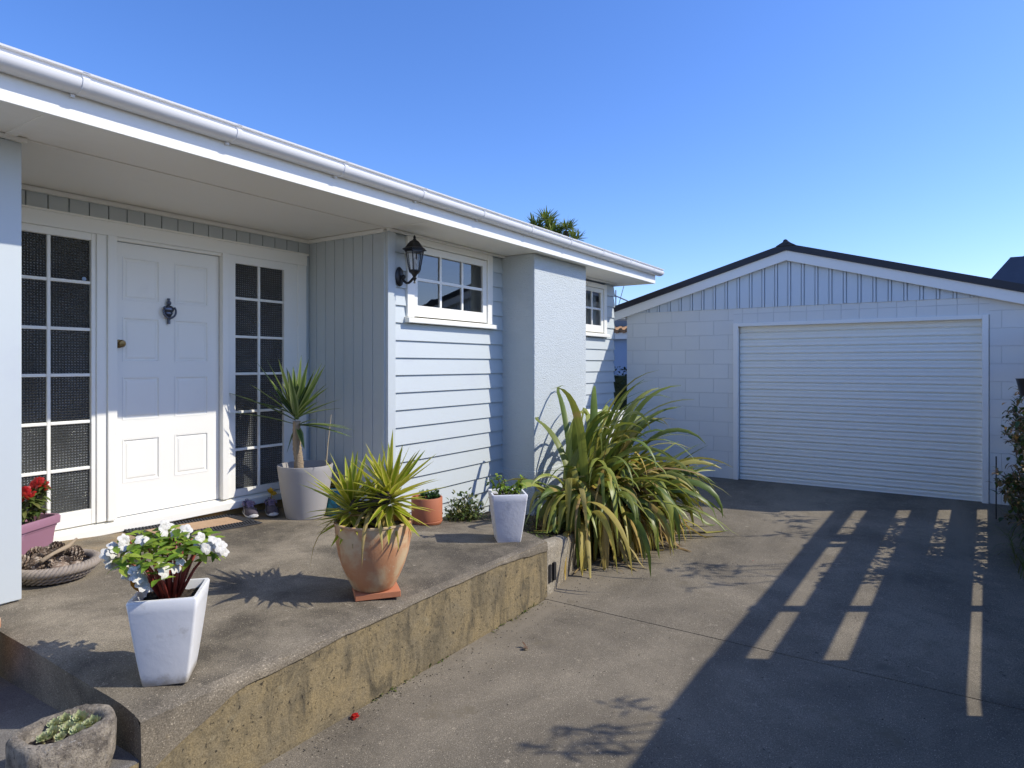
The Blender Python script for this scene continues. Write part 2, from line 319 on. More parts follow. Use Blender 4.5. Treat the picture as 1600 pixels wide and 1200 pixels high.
# ------------------------------------------------------------------ mesh builder
class MB:
    def __init__(s): s.v = []; s.f = []; s.mi = []; s.uv = []; s.cur = 0
    def add(s, vs, fs, uv=None):
        o = len(s.v); s.v += [Vector(p) for p in vs]
        s.uv += uv if uv else [(0, 0)] * len(vs)
        for f in fs: s.f.append([i + o for i in f]); s.mi.append(s.cur)
    def box(s, x0, x1, y0, y1, z0, z1):
        s.add([(x0, y0, z0), (x1, y0, z0), (x1, y1, z0), (x0, y1, z0), (x0, y0, z1), (x1, y0, z1), (x1, y1, z1), (x0, y1, z1)],
              [(3, 2, 1, 0), (4, 5, 6, 7), (0, 1, 5, 4), (1, 2, 6, 5), (2, 3, 7, 6), (3, 0, 4, 7)])
    def hexa(s, lo, hi):   # 4 bottom points (ccw from above), 4 top points
        s.add(list(lo) + list(hi), [(3, 2, 1, 0), (4, 5, 6, 7), (0, 1, 5, 4), (1, 2, 6, 5), (2, 3, 7, 6), (3, 0, 4, 7)])
    def loft(s, rings, closed=True, caps=True):
        n = len(rings[0]); vs = [p for r in rings for p in r]; fs = []
        for i in range(len(rings) - 1):
            for j in range(n if closed else n - 1):
                k = (j + 1) % n
                fs.append((i * n + j, i * n + k, (i + 1) * n + k, (i + 1) * n + j))
        if caps and closed:
            fs.append(tuple(range(n - 1, -1, -1))); fs.append(tuple((len(rings) - 1) * n + j for j in range(n)))
        s.add(vs, fs)
    def extrude(s, poly, vec):
        v = Vector(vec); s.loft([[Vector(p) for p in poly], [Vector(p) + v for p in poly]])
    def lathe(s, prof, n=32, c=(0, 0, 0), caps=False, sx=1, sy=1):
        rings = [[(c[0] + r * math.cos(2 * PI * j / n) * sx, c[1] + r * math.sin(2 * PI * j / n) * sy, c[2] + z) for j in range(n)] for r, z in prof]
        s.loft(rings, True, caps)
    def tube(s, path, rad, n=8, caps=True):
        path = [Vector(p) for p in path]; rings = []
        if not hasattr(rad, '__len__'): rad = [rad] * len(path)
        up = Vector((0.13, .21, 1)).normalized()
        for i, p in enumerate(path):
            t = (path[min(i + 1, len(path) - 1)] - path[max(i - 1, 0)])
            t = t.normalized() if t.length > 1e-9 else Vector((0, 0, 1))
            if abs(t.dot(up)) > .97: up = Vector((1, .1, 0)).normalized()
            a = t.cross(up).normalized(); b = a.cross(t)
            rings.append([p + (a * math.cos(2 * PI * j / n) + b * math.sin(2 * PI * j / n)) * rad[i] for j in range(n)])
        s.loft(rings, True, caps)
    def sphere(s, c, r, n=10, m=6, sx=1, sy=1, sz=1):
        prof = [(max(1e-4, math.sin(PI * i / m)) * r, -math.cos(PI * i / m) * r * sz) for i in range(m + 1)]
        s.lathe(prof, n, c, sx=sx, sy=sy)
    def ribbon(s, spine, widths, side=None, fold=0.0):
        spine = [Vector(p) for p in spine]; vs = []; uv = []; fs = []
        for i, p in enumerate(spine):
            t = spine[min(i + 1, len(spine) - 1)] - spine[max(i - 1, 0)]
            t = t.normalized() if t.length > 1e-9 else Vector((0, 0, 1))
            sd = (side[i] if isinstance(side, list) else side) if side is not None else t.cross(Vector((0, 0, 1)))
            sd = sd - t * sd.dot(t)
            sd = sd.normalized() if sd.length > 1e-6 else Vector((1, 0, 0))
            nn = sd.cross(t); w = widths[i]
            vs += [p - sd * w + nn * w * fold, p, p + sd * w + nn * w * fold]
            uv += [(-1, i), (0, i), (1, i)]
        for i in range(len(spine) - 1):
            a = i * 3; fs += [(a, a + 1, a + 4, a + 3), (a + 1, a + 2, a + 5, a + 4)]
        s.add(vs, fs, uv)
    def build(s, name, m, parent=None, smooth=False, bevel=0, sub=0, ang=35):
        me = D.meshes.new(name)
        off = WL(parent) if parent else Vector((0, 0, 0))
        me.from_pydata([tuple(p - off) for p in s.v], [], s.f)
        for x in (m if isinstance(m, (list, tuple)) else [m]): me.materials.append(M[x] if isinstance(x, str) else x)
        for p, i in zip(me.polygons, s.mi): p.material_index = i; p.use_smooth = smooth
        ul = me.uv_layers.new(name='UVMap')
        for lp in me.loops: ul.data[lp.index].uv = s.uv[lp.vertex_index]
        o = D.objects.new(name, me); COL.objects.link(o)
        if parent: o.parent = parent
        if bevel:
            b = o.modifiers.new('bevel', 'BEVEL'); b.width = bevel; b.segments = 2; b.limit_method = 'ANGLE'; b.angle_limit = math.radians(40)
        if sub:
            b = o.modifiers.new('sub', 'SUBSURF'); b.levels = sub; b.render_levels = sub
        if smooth and ang:
            me.set_sharp_from_angle(angle=math.radians(ang))
        return o

def WL(o):
    v = Vector((0, 0, 0))
    while o: v += o.location; o = o.parent
    return v

def tag(o, label=None, cat=None, group=None, kind=None):
    if label: o['label'] = label
    if cat: o['category'] = cat
    if group: o['group'] = group
    if kind: o['kind'] = kind
    return o

def thing(name, loc, label, cat, group=None):
    o = D.objects.new(name, None); COL.objects.link(o); o.location = loc; o.empty_display_size = .1
    return tag(o, label, cat, group)

def structure(o): o['kind'] = 'structure'; return o

def copy_tree(o, parent=None):
    c = o.copy(); COL.objects.link(c)
    if parent: c.parent = parent
    for ch in list(o.children): copy_tree(ch, c)
    return c

# ------------------------------------------------------------------ levels
SX = [(-4, .075), (1.4, .07), (3.1, .032), (3.7, .014), (4.0, -.01), (4.4, -.05), (4.9, -.1), (6, -.1)]
def slope(X):
    for (a, b), (c, d) in zip(SX, SX[1:]):
        if X <= c: return b + (d - b) * (X - a) / (c - a)
    return -.1
def pz(X, Y): return .245 + (Y - 2.51) * slope(X)
def dz(X): return max(-.2, min(0, -.2 + .2 * (X - 4.2) / 4.6))

# ------------------------------------------------------------------ camera, light, world
CA, SA = math.cos(math.radians(33.673)), math.sin(math.radians(33.673))
cam = D.cameras.new('camera'); co = D.objects.new('camera', cam); COL.objects.link(co)
cam.sensor_width = 36; cam.lens = 1014.67 / 1600 * 36; cam.shift_y = -30 / 1600; cam.clip_end = 2000; cam.clip_start = .05
co.location = (0, 0, 1.56); co.rotation_euler = (PI / 2, 0, math.radians(33.673) - PI / 2)
SC.camera = co
TR = Vector((-.60, 1.02, -1.0)).normalized()
sl = D.lights.new('sun', 'SUN'); sl.energy = 2.5; sl.angle = math.radians(.53); sl.color = (1, .945, .84)
so = D.objects.new('sun', sl); COL.objects.link(so); so.rotation_euler = TR.to_track_quat('-Z', 'Y').to_euler(); so.location = (5, -8, 9)
w = D.worlds.new('World'); SC.world = w; w.use_nodes = True; nt = w.node_tree
sky = nt.nodes.new('ShaderNodeTexSky'); sky.sky_type = 'NISHITA'; sky.sun_disc = False
sky.sun_elevation = math.asin(-TR.z); sky.sun_rotation = math.atan2(-TR.x, -TR.y)
sky.air_density = 1.0; sky.dust_density = .5; sky.ozone_density = 4.0; sky.altitude = 0
bg = nt.nodes['Background']; bg.inputs['Strength'].default_value = .14
hsn = nt.nodes.new('ShaderNodeHueSaturation'); hsn.inputs['Saturation'].default_value = 1.12
L(nt, mixc(nt, 1.0, sky.outputs[0], (.775, .78, .975), 'MULTIPLY'), hsn.inputs['Color']); L(nt, hsn.outputs[0], bg.inputs['Color'])
SC.view_settings.view_transform = 'Standard'; SC.view_settings.look = 'None'; SC.view_settings.gamma = 1; SC.view_settings.exposure = .82
SC.cycles.max_bounces = 8; SC.cycles.transparent_max_bounces = 12

# ------------------------------------------------------------------ setting
b = MB(); b.add([(-300, -300, -.42), (400, -300, -.42), (400, 300, -.42), (-300, 300, -.42)], [(0, 1, 2, 3)])
structure(b.build('ground', 'grass'))  # out-of-view sheet in the pale bounce tone, not grass

def slab(mb, xs, ys, zf, thick, jit=0):
    nx, ny = len(xs), len(ys)
    top = [Vector((x, y, zf(x, y))) for x in xs for y in ys]
    n = len(top); vs = top + [Vector((p.x, p.y, p.z - thick)) for p in top]; fs = []
    for i in range(nx - 1):
        for j in range(ny - 1):
            a, b_, c, d = i * ny + j, (i + 1) * ny + j, (i + 1) * ny + j + 1, i * ny + j + 1
            fs.append((a, b_, c, d)); fs.append((d + n, c + n, b_ + n, a + n))
    for i in range(nx - 1):
        a, c = i * ny, (i + 1) * ny; fs.append((a, a + n, c + n, c))
        a, c = i * ny + ny - 1, (i + 1) * ny + ny - 1; fs.append((a, c, c + n, a + n))
    for j in range(ny - 1):
        fs.append((j, j + 1, j + 1 + n, j + n)); k = (nx - 1) * ny + j; fs.append((k, k + n, k + 1 + n, k + 1))
    mb.add(vs, fs)
b = MB()
slab(b, [-5, -2, 1, 4.196], [-1.6, 0, 1.2, 2.49], lambda x, y: dz(x), .2)
slab(b, [4.205, 6, 7.5, 8.85, 9.14], [-1.6, 0, 1.2, 2.6, 3.9, 4.2], lambda x, y: dz(x), .2)
structure(b.build('driveway', 'drive'))

# porch: top sheet over a body, with a rounded nosing along the front
def lerp(a, b_, t): return a + (b_ - a) * t
XS = [1.25, 1.6, 2.0, 2.4, 2.8, 3.2, 3.6, 3.9, 4.22]
b = MB()
rows = []
NJ = 26
for i, x in enumerate([1.19 + k * (4.22 - 1.19) / 40 for k in range(41)]):
    t = (x - 1.19) / (4.22 - 1.19)
    rows.append(t)
def porch_pt(t, j):
    y = 2.545 + (5.0 - 2.545) * j
    xl = 1.255 - .065 * min(1, (y - 2.5) / 1.15)
    xr = 4.24 + .55 * max(0, min(1, (y - 2.55) / 1.0)) ** 1.1 + max(0, y - 3.55) * .9
    xr = min(xr, 5.05)
    x = lerp(xl, xr, t)
    z = pz(x, y) - .012 * max(0, 1 - (y - 2.545) / .14) ** 2
    return (x, y, z + .004 * min(1, (y - 2.545) / .25) * math.sin(x * 5 + y * 3) * math.sin(y * 4.3 - x * 2))
vs = [porch_pt(t, j / NJ) for t in rows for j in range(NJ + 1)]
fs = []
for i in range(len(rows) - 1):
    for j in range(NJ):
        a = i * (NJ + 1) + j; fs.append((a, a + NJ + 1, a + NJ + 2, a + 1))
b.add(vs, fs)
# left and right sides
for ii in (0, len(rows) - 1):
    for j in range(NJ):
        p, q = porch_pt(rows[ii], j / NJ), porch_pt(rows[ii], (j + 1) / NJ)
        f = [p, (p[0], p[1], -.25), (q[0], q[1], -.25), q]
        b.add(f if ii == 0 else f[::-1], [(3, 2, 1, 0)])
porch = structure(b.build('porch_paving', 'porch', smooth=True, ang=40))
# nosing strip and front face
low = [(1.255, -.12), (1.295, .03), (1.39, .072), (1.5, .112), (1.60, .155), (1.66, .176), (1.75, .184), (1.94, .188), (2.22, .198), (2.73, .206), (3.44, .208), (3.9, .185), (4.235, .15)]
def lowz(x):
    for (a, za), (c, zc) in zip(low, low[1:]):
        if x <= c: return za + (zc - za) * (x - a) / (c - a)
    return low[-1][1]
rings = []
for k in range(61):
    x = 1.25 + (4.235 - 1.25) * k / 60
    w1 = .003 * math.sin(x * 9) + .002 * math.sin(x * 23.3)
    rb = .0025 * R.uniform(-1, 1)
    zt = pz(x, 2.545) - .012; zl = lowz(x) + w1
    rings.append([(x, 2.545, zt), (x, 2.520, zt - .004), (x, 2.502 + rb, zt - .014), (x, 2.495 + rb, lerp(zt - .014, zl, .4)), (x, 2.494 + rb, zl + .003), (x, 2.504, zl)])
b = MB(); b.loft([r[::-1] for r in rings], closed=False, caps=False)
b.add([(1.25, 2.545, pz(1.25, 2.545) - .012), (1.25, 2.52, .23), (1.25, 2.50, .2), (1.25, 2.491, -.12), (1.25, 2.545, -.12)], [(0, 1, 2, 3, 4)])
b.build('step_nosing', 'nosing', porch, smooth=True, ang=50)
b = MB()
b.add([(-4, 2.503, -.3), (1.245, 2.503, -.3), (1.245, 2.503, .075), (-4, 2.503, .075)], [(0, 1, 2, 3)])
b.add([(1.25, 2.503, -.3), (4.235, 2.503, -.3), (4.235, 2.503, .222), (1.6, 2.503, .222), (1.25, 2.503, .222)], [(0, 1, 2, 3, 4)])
b.add([(4.235, 2.503, -.3), (4.235, 2.7, -.3), (4.235, 2.7, .2), (4.235, 2.503, .2)], [(0, 1, 2, 3)])
b.build('step_riser', 'step', porch)
b = MB()
slab(b, [-4, -1, .5, 1.26], [2.506, 3, 3.5, 4.0], lambda x, y: .08 + .03 * (y - 2.5), .3)
structure(b.build('path', 'path', bevel=.012))
# soil of the garden bed
b = MB(); vs = []; nx, ny = 26, 14
for i in range(nx + 1):
    for j in range(ny + 1):
        t, s_ = i / nx, j / ny
        x = 4.2 + t * 2.9; yf = 2.50 + max(0, min(x - 4.2, 1.2)) * .2 + max(0, x - 5.4) * .45
        y = lerp(yf + .06, 3.975, s_)
        xx = x + .55 * max(0, (y - 2.55) / 1.42) * (1 - t)
        z = max(.2 - .13 * max(0, (xx - 4.3)), -.08)
        z = min(z, .22 - .1 * max(0, xx - 4.3) - .09 * s_) if xx < 5 else z
        if t > .8: z -= (t - .8) * .9
        vs.append((xx, y, z - .02 + R.uniform(-.012, .012)))
fs = [(i * (ny + 1) + j, (i + 1) * (ny + 1) + j, (i + 1) * (ny + 1) + j + 1, i * (ny + 1) + j + 1) for i in range(nx) for j in range(ny)]
b.add(vs, fs); structure(b.build('garden_soil', 'bed', smooth=True, ang=0))

# concrete kerb of the bed with a two-slot vent brick
k = thing('garden_kerb', (4.8, 2.6, -.19), 'rough mossy concrete kerb with a slotted drain block at the right end of the porch step', 'kerb')
b = MB(); rings = []
for i in range(19):
    t = i / 18; x = lerp(4.24, 5.36, t); y = 2.505 + .24 * t ** 1.3; z = lerp(.205, .045, t) + R.uniform(-.006, .006)
    nx_, ny_ = .2, -1
    rings.append([(x, y, -.35), (x, y + R.uniform(-.005, .005), z - .05), (x + .004, y + .015, z - .012), (x + .01, y + .04, z), (x + .02, y + .11, z - .004), (x + .03, y + .13, -.35)])
b.loft(rings, True, True); b.build('kerb_stone', 'kerb', k, smooth=True, ang=45)
for x in (4.262, 4.335):  # solid dark boxes stand for the shade inside the slots
    b = MB(); b.box(x, x + .034, 2.499, 2.54, -.10, .035); b.build('slot_shade', 'dark', k)

# ------------------------------------------------------------------ house
house = thing('house', (5, 4.5, -.2), 'pale blue weatherboard bungalow with white entry door, white eaves and a roughcast chimney', 'house')
YW, YD, XP, ZS = 3.97, 4.97, 4.014, 2.725
b = MB()   # bevel-back weatherboards, right wing
def boards(mb, x0, x1, zlist, y=YW):
    for z0, z1 in zlist:
        mb.add([(x0, y - .022, z0), (x1, y - .022, z0), (x1, y - .004, z1), (x0, y - .004, z1), (x0, y + .03, z0), (x1, y + .03, z0), (x1, y + .03, z1), (x0, y + .03, z1)],
               [(0, 1, 2, 3), (1, 0, 4, 5), (1, 5, 6, 2), (0, 3, 7, 4), (3, 2, 6, 7)])
zs = [2.69 - 0 if False else 2.0806 - .1525 * i for i in range(-4, 15)]
segs = [(zs[i], min(zs[i] + .1525, 2.715)) for i in range(len(zs))]
boards(b, 4.104, 4.262, segs); boards(b, 5.535, 5.752, segs)
boards(b, 4.262, 5.535, [s_ for s_ in segs if s_[1] < 1.97])
b.build('weatherboard_wall', 'blue', house); b = MB()
boards(b, 6.92, 7.22, segs); boards(b, 8.30, 8.583, segs); boards(b, 7.22, 8.30, [s_ for s_ in segs if s_[1] < 1.97])
b.build('weatherboard_wall', 'blue', house)
b = MB(); b.box(4.012, 4.106, YW - .03, YW + .02, .06, 2.715); b.build('corner_board', 'blue', house, bevel=.004)
b = MB(); b.box(4.03, 8.56, YW + .03, YW + .05, -.3, 1.93); b.box(4.03, 4.25, YW + .03, YW + .05, 1.93, 2.715); b.box(5.55, 7.2, YW + .03, YW + .05, 1.93, 2.715)
b.box(8.31, 8.56, YW + .03, YW + .05, 1.93, 2.715); b.box(8.55, 8.575, YW + .031, 9, -.3, 2.72)
b.build('wall_lining', 'blue', house)
b = MB(); boards2 = segs     # end wall boards (facing the garage)
for z0, z1 in segs:
    b.add([(8.605, YW - .0225, z0), (8.605, 9, z0), (8.587, 9, z1), (8.587, YW - .0045, z1), (8.575, YW - .022, z0), (8.575, 9, z0)], [(0, 1, 2, 3), (0, 4, 5, 1)])
b.build('end_wall', 'blue', house)
b = MB(); b.box(-4, 1.335, YW, YW + .05, .02, 2.70); b.box(1.35, 1.379, YW + .002, YD, .02, 2.70); b.build('left_wing_wall', 'blue', house)
b = MB(); b.box(1.28, 1.381, YW - .022, YW + .001, .355, 2.70); b.build('corner_board', 'blue', house, bevel=.004)
# entry recess: grooved boards
b = MB(); b.cur = 1; b.box(1.38, XP, YD + .004, YD + .03, .1, 2.72); b.box(XP + .012, XP + .03, YW + .02, YD + .02, .0, 2.72); b.cur = 0
gx = [1.38 + .1255 * i for i in range(0, 22)]
for x0, x1 in zip(gx, gx[1:]):
    if x0 < XP: b.box(x0 + .003, min(x1, XP + .01) - .003, YD - .012, YD + .006, 2.57, 2.72)
b.box(3.95, XP - .004, YD - .011, YD + .006, .1, 2.565)
gy = [4.98, 4.857, 4.733, 4.612, 4.490, 4.370, 4.249, 4.127, 4.004]
for y1, y0 in zip(gy, gy[1:]): b.box(XP, XP + .02, y0 + .003, y1 - .003, .02, 2.72)
b.build('entry_wall', ['blue', 'bluedark'], house, bevel=.003)
b = MB(); b.box(XP - .012, XP + .011, 3.972, 4.003, .06, 2.715); b.build('corner_board', 'blue', house, bevel=.003)
b = MB(); b.box(1.38, XP, YD - .015, YD + .05, .05, .365); b.build('plinth', 'ochre', house)
# eave lining, cornice beads
b = MB()
b.box(-4, 8.74, 3.422, YW, ZS, ZS + .02); b.box(1.36, XP + .05, YW, YD + .05, ZS + .0015, ZS + .02)
b.box(1.38, XP - .01, YW - .03, YW + .01, ZS - .006, ZS - .0005)
b.box(1.30, 1.345, 3.422, YW - .03, ZS - .009, ZS - .0005)
b.box(4.0, 4.03, 3.422, YW - .04, ZS - .004, ZS - .0005)
b.build('soffit', 'soffit', house)
b = MB(); b.box(1.38, XP - .03, YD - .04, YD - .012, 2.69, ZS - .001); b.box(XP - .03, XP - .001, YW, YD - .012, 2.69, ZS - .002)
b.build('cornice', 'white', house, bevel=.004); b = MB(); b.box(4.0, 5.75, YW - .055, YW - .024, 2.70, ZS - .003); b.build('cornice', 'white', house, bevel=.004); b = MB(); b.box(6.925, 8.6, YW - .055, YW - .024, 2.70, ZS - .003); b.build('cornice', 'white', house, bevel=.004); b = MB(); b.box(-4, 1.40, YW - .05, YW - .024, 2.70, ZS - .003)
b.build('cornice', 'white', house, bevel=.004)
b = MB(); b.box(-4, 8.755, 3.40, 3.4215, 2.705, 2.885); b.box(8.74, 8.7545, 3.422, 5.6, 2.705, 2.885); b.build('fascia', 'white', house, bevel=.003)
prof = [(3.428, 2.955), (3.428, 2.86), (3.41, 2.848), (3.38, 2.845), (3.352, 2.850), (3.328, 2.862), (3.312, 2.880), (3.304, 2.902), (3.302, 2.922), (3.310, 2.934), (3.322, 2.940), (3.322, 2.964), (3.300, 2.966), (3.298, 2.978), (3.306, 2.982), (3.330, 2.980), (3.330, 2.935), (3.315, 2.915), (3.318, 2.89), (3.34, 2.865), (3.40, 2.858), (3.418, 2.87), (3.42, 2.955)]
gm = lambda y, z: (3.298 + (y - 3.298) * .8, 2.822 + (z - 2.845) * .68)
prof = [gm(y, z) for y, z in prof]
b = MB(); b.loft([[(x, y, z + (.003 if x < 0 else -.006)) for y, z in prof] for x in (-4, 8.84)], True, True)
gut = b.build('gutter', 'gutter', house, smooth=True, ang=40)
for i in range(-3, 10):
    x = 1.393 + .785 * i
    zo = .0015 - .0007 * i
    ring = [(y - .004, z - .004 if z < 2.85 else z + .003) for y, z in prof[2:13]] + [gm(3.327, 2.975), gm(3.327, 2.935), gm(3.322, 2.9), gm(3.345, 2.872), gm(3.38, 2.864)]
    b = MB(); b.loft([[(x + dx, y, z + zo) for y, z in ring] for dx in (0, .03)], True, True)
    b.box(x - .018, x - .001, 3.376, 3.3995, 2.808, 2.822)
    b.build('gutter_bracket', 'gutter', gut, smooth=True, ang=40)
b = MB()
b.loft([[(x, 3.35, 2.890), (x, 3.35, 2.908), (x, 6.9, 2.908 + 3.55 * .27), (x, 10.4, 2.908), (x, 10.4, 2.89), (x, 6.9, 2.88 + 3.55 * .27)] for x in (-4, 8.80)], True, True)
b.build('roof', 'neigh_grey', house)
b = MB(); b.box(8.0, 8.55, YW + .06, 9.5, -.3, 2.7); b.box(-4, 1.33, YW + .06, 9.5, -.3, 2.7); b.box(-4, 8.5, 9.4, 9.6, -.3, 2.95); b.build('back_wall', 'blue', house)
# chimney
b = MB(); b.box(5.75, 6.924, 3.551, YW + .02, .44, ZS - .001); ch = b.build('chimney', 'roughcast', house, bevel=.012)
b = MB(); b.box(5.742, 6.932, 3.543, YW + .02, -.2, .45); b.build('chimney_base', 'roughcast', ch, bevel=.01)

# ---- front door joinery
b = MB()
b.box(1.38, 3.96, YD - .05, YD - .012, 2.475, 2.575); b.box(1.38, 3.975, YD - .06, YD - .012, 2.572, 2.588)
b.box(2.165, 2.232, YD - .045, YD - .002, .455, 2.475); b.box(2.232, 2.295, YD - .06, YD - .002, .455, 2.475)
b.box(3.108, 3.165, YD - .06, YD - .002, .455, 2.475); b.box(3.165, 3.232, YD - .045, YD - .002, .455, 2.475)
b.box(3.862, 3.956, YD - .045, YD - .012, .44, 2.475); b.box(1.38, 1.46, YD - .045, YD - .012, .44, 2.475)
b.box(2.295, 3.108, YD - .04, YD - .01, 2.450, 2.475)
fr = b.build('door_frame', 'white', house, bevel=.004)
b = MB(); b.hexa([(1.38, YD - .075, .366), (3.96, YD - .075, .366), (3.96, YD + .02, .366), (1.38, YD + .02, .366)], [(1.38, YD - .075, .425), (3.96, YD - .075, .425), (3.96, YD + .02, .46), (1.38, YD + .02, .46)])
b.build('door_sill', 'white', house, bevel=.005)
b = MB()
cols = [(2.352, 2.622), (2.737, 3.012)]; rows_ = [(.70, 1.02), (1.158, 1.472), (1.58, 1.908), (2.028, 2.348)]
b.box(2.299, 3.104, YD + .006, YD + .03, .462, 2.447)
xs_ = [2.299, cols[0][0], cols[0][1], cols[1][0], cols[1][1], 3.104]
for i in (0, 2, 4): b.box(xs_[i], xs_[i + 1], YD - .008, YD + .006, .462, 2.447)
zb = [.462] + [z for r in rows_ for z in r] + [2.447]
for i in (0, 2, 4, 6, 8):
    for c0, c1 in cols: b.box(c0, c1, YD - .008, YD + .006, zb[i], zb[i + 1])
for c0, c1 in cols:
    for z0, z1 in rows_:
        def rect(i, y): return [(c0 + i, y, z0 + i), (c1 - i, y, z0 + i), (c1 - i, y, z1 - i), (c0 + i, y, z1 - i)]
        rg = [rect(0, YD - .010), rect(.009, YD - .0095), rect(.014, YD - .0015), rect(.024, YD - .001), rect(.034, YD - .006), rect(.045, YD - .0065)]
        vs = [p for r in rg for p in r]; fs = []
        for a in range(len(rg) - 1):
            for q in range(4): fs.append((a * 4 + q, a * 4 + (q + 1) % 4, a * 4 + 4 + (q + 1) % 4, a * 4 + 4 + q))
        fs.append((20, 21, 22, 23)); b.add(vs, fs)
door = b.build('front_door', 'white', house)
b = MB(); kx, ky = 2.682, YD - .012
b.tube([(kx, ky - .012, 1.872), (kx, ky - .012, 1.93)], [.011, .011], 8); b.tube([(kx, ky - .012, 1.99), (kx, ky - .012, 2.025), (kx, ky - .012, 2.068)], [.010, .008, .011], 8)
b.sphere((kx, ky - .014, 2.032), .019, 10, 6, sy=.7); b.sphere((kx, ky - .012, 1.985), .042, 14, 8, sy=.45, sz=.75)
b.lathe([(.002, -.03), (.02, -.02), (.032, 0), (.018, .02), (.002, .03)], 12, (kx, ky - .012, 1.955), sy=.5)
b.tube([(kx + .05 * math.cos(a), ky - .028, 1.962 + .052 * math.sin(a)) for a in [PI * (1.0 + i / 14.0) - .35 + (.7 + PI * 0) * i / 14 * 0 for i in range(0, 15)]] if False else
       [(kx + .048 * math.sin(a), ky - .026, 1.968 - .05 * math.cos(a)) for a in [-2.3 + 4.6 * i / 18 for i in range(19)]], .0075, 8)
b.sphere((kx, ky - .03, 1.918), .013, 8, 6)
b.build('door_knocker', 'pewter', door, smooth=True, ang=60)
b = MB(); b.lathe([(.001, 0), (.03, 0), (.031, .006), (.012, .01), (.011, .03), (.024, .036), (.028, .05), (.02, .062), (.001, .064)], 18)
for v in b.v: v.x, v.y, v.z = 2.325 + v.x, YD - .010 - v.z, 1.712 + v.y
for f in b.f: f.reverse()
b.build('door_knob', 'brass', door, smooth=True, ang=50)

def sidelight(x0, x1, gx, zr, label=None):
    wi = MB()
    zb0, zt = zr[0], zr[-1]
    y0, y1 = YD - .035, YD + .01
    wi.box(x0, gx[0], y0, y1, .455, 2.475); wi.box(gx[-1], x1, y0, y1, .455, 2.475)
    wi.box(gx[0], gx[-1], y0, y1, .455, zb0); wi.box(gx[0], gx[-1], y0, y1, zt, 2.475)
    o = wi.build('sidelight_window', 'white', house, bevel=.004)
    mu = MB()
    for x in gx[1:-1]: mu.box(x - .011, x + .011, YD - .024, YD + .004, zb0, zt)
    for z in zr[1:-1]:
        xs2 = [gx[0]] + [x for x in gx[1:-1]] + [gx[-1]]
        for a, c in zip(xs2, xs2[1:]):
            mu.box(a + (.011 if a != gx[0] else 0), c - (.011 if c != gx[-1] else 0), YD - .0235, YD + .004, z - .011, z + .011)
    mu.build('glazing_bars', 'white', o, bevel=.004)
    gl = MB(); gl.box(gx[0] - .005, gx[-1] + .005, YD - .008, YD - .003, zb0 - .005, zt + .005); gl.build('obscure_glass', 'obscure', o)
    return o
sl1 = sidelight(1.46, 2.165, [1.63, 1.882, 2.135], [.56, .846, 1.167, 1.490, 1.805, 2.130, 2.424])
sidelight(3.232, 3.862, [3.234, 3.472, 3.717], [.515, .846, 1.162, 1.484, 1.797, 2.120, 2.410])
b = MB(); b.lathe([(.001, 0), (.014, 0), (.014, .002), (.001, .003)], 14)
for v in b.v: v.x, v.y, v.z = 2.10 + v.x, YD - .009 - v.z, 2.155 + v.y
for f in b.f: f.reverse()
b.build('round_sticker', 'neigh_blue', sl1)

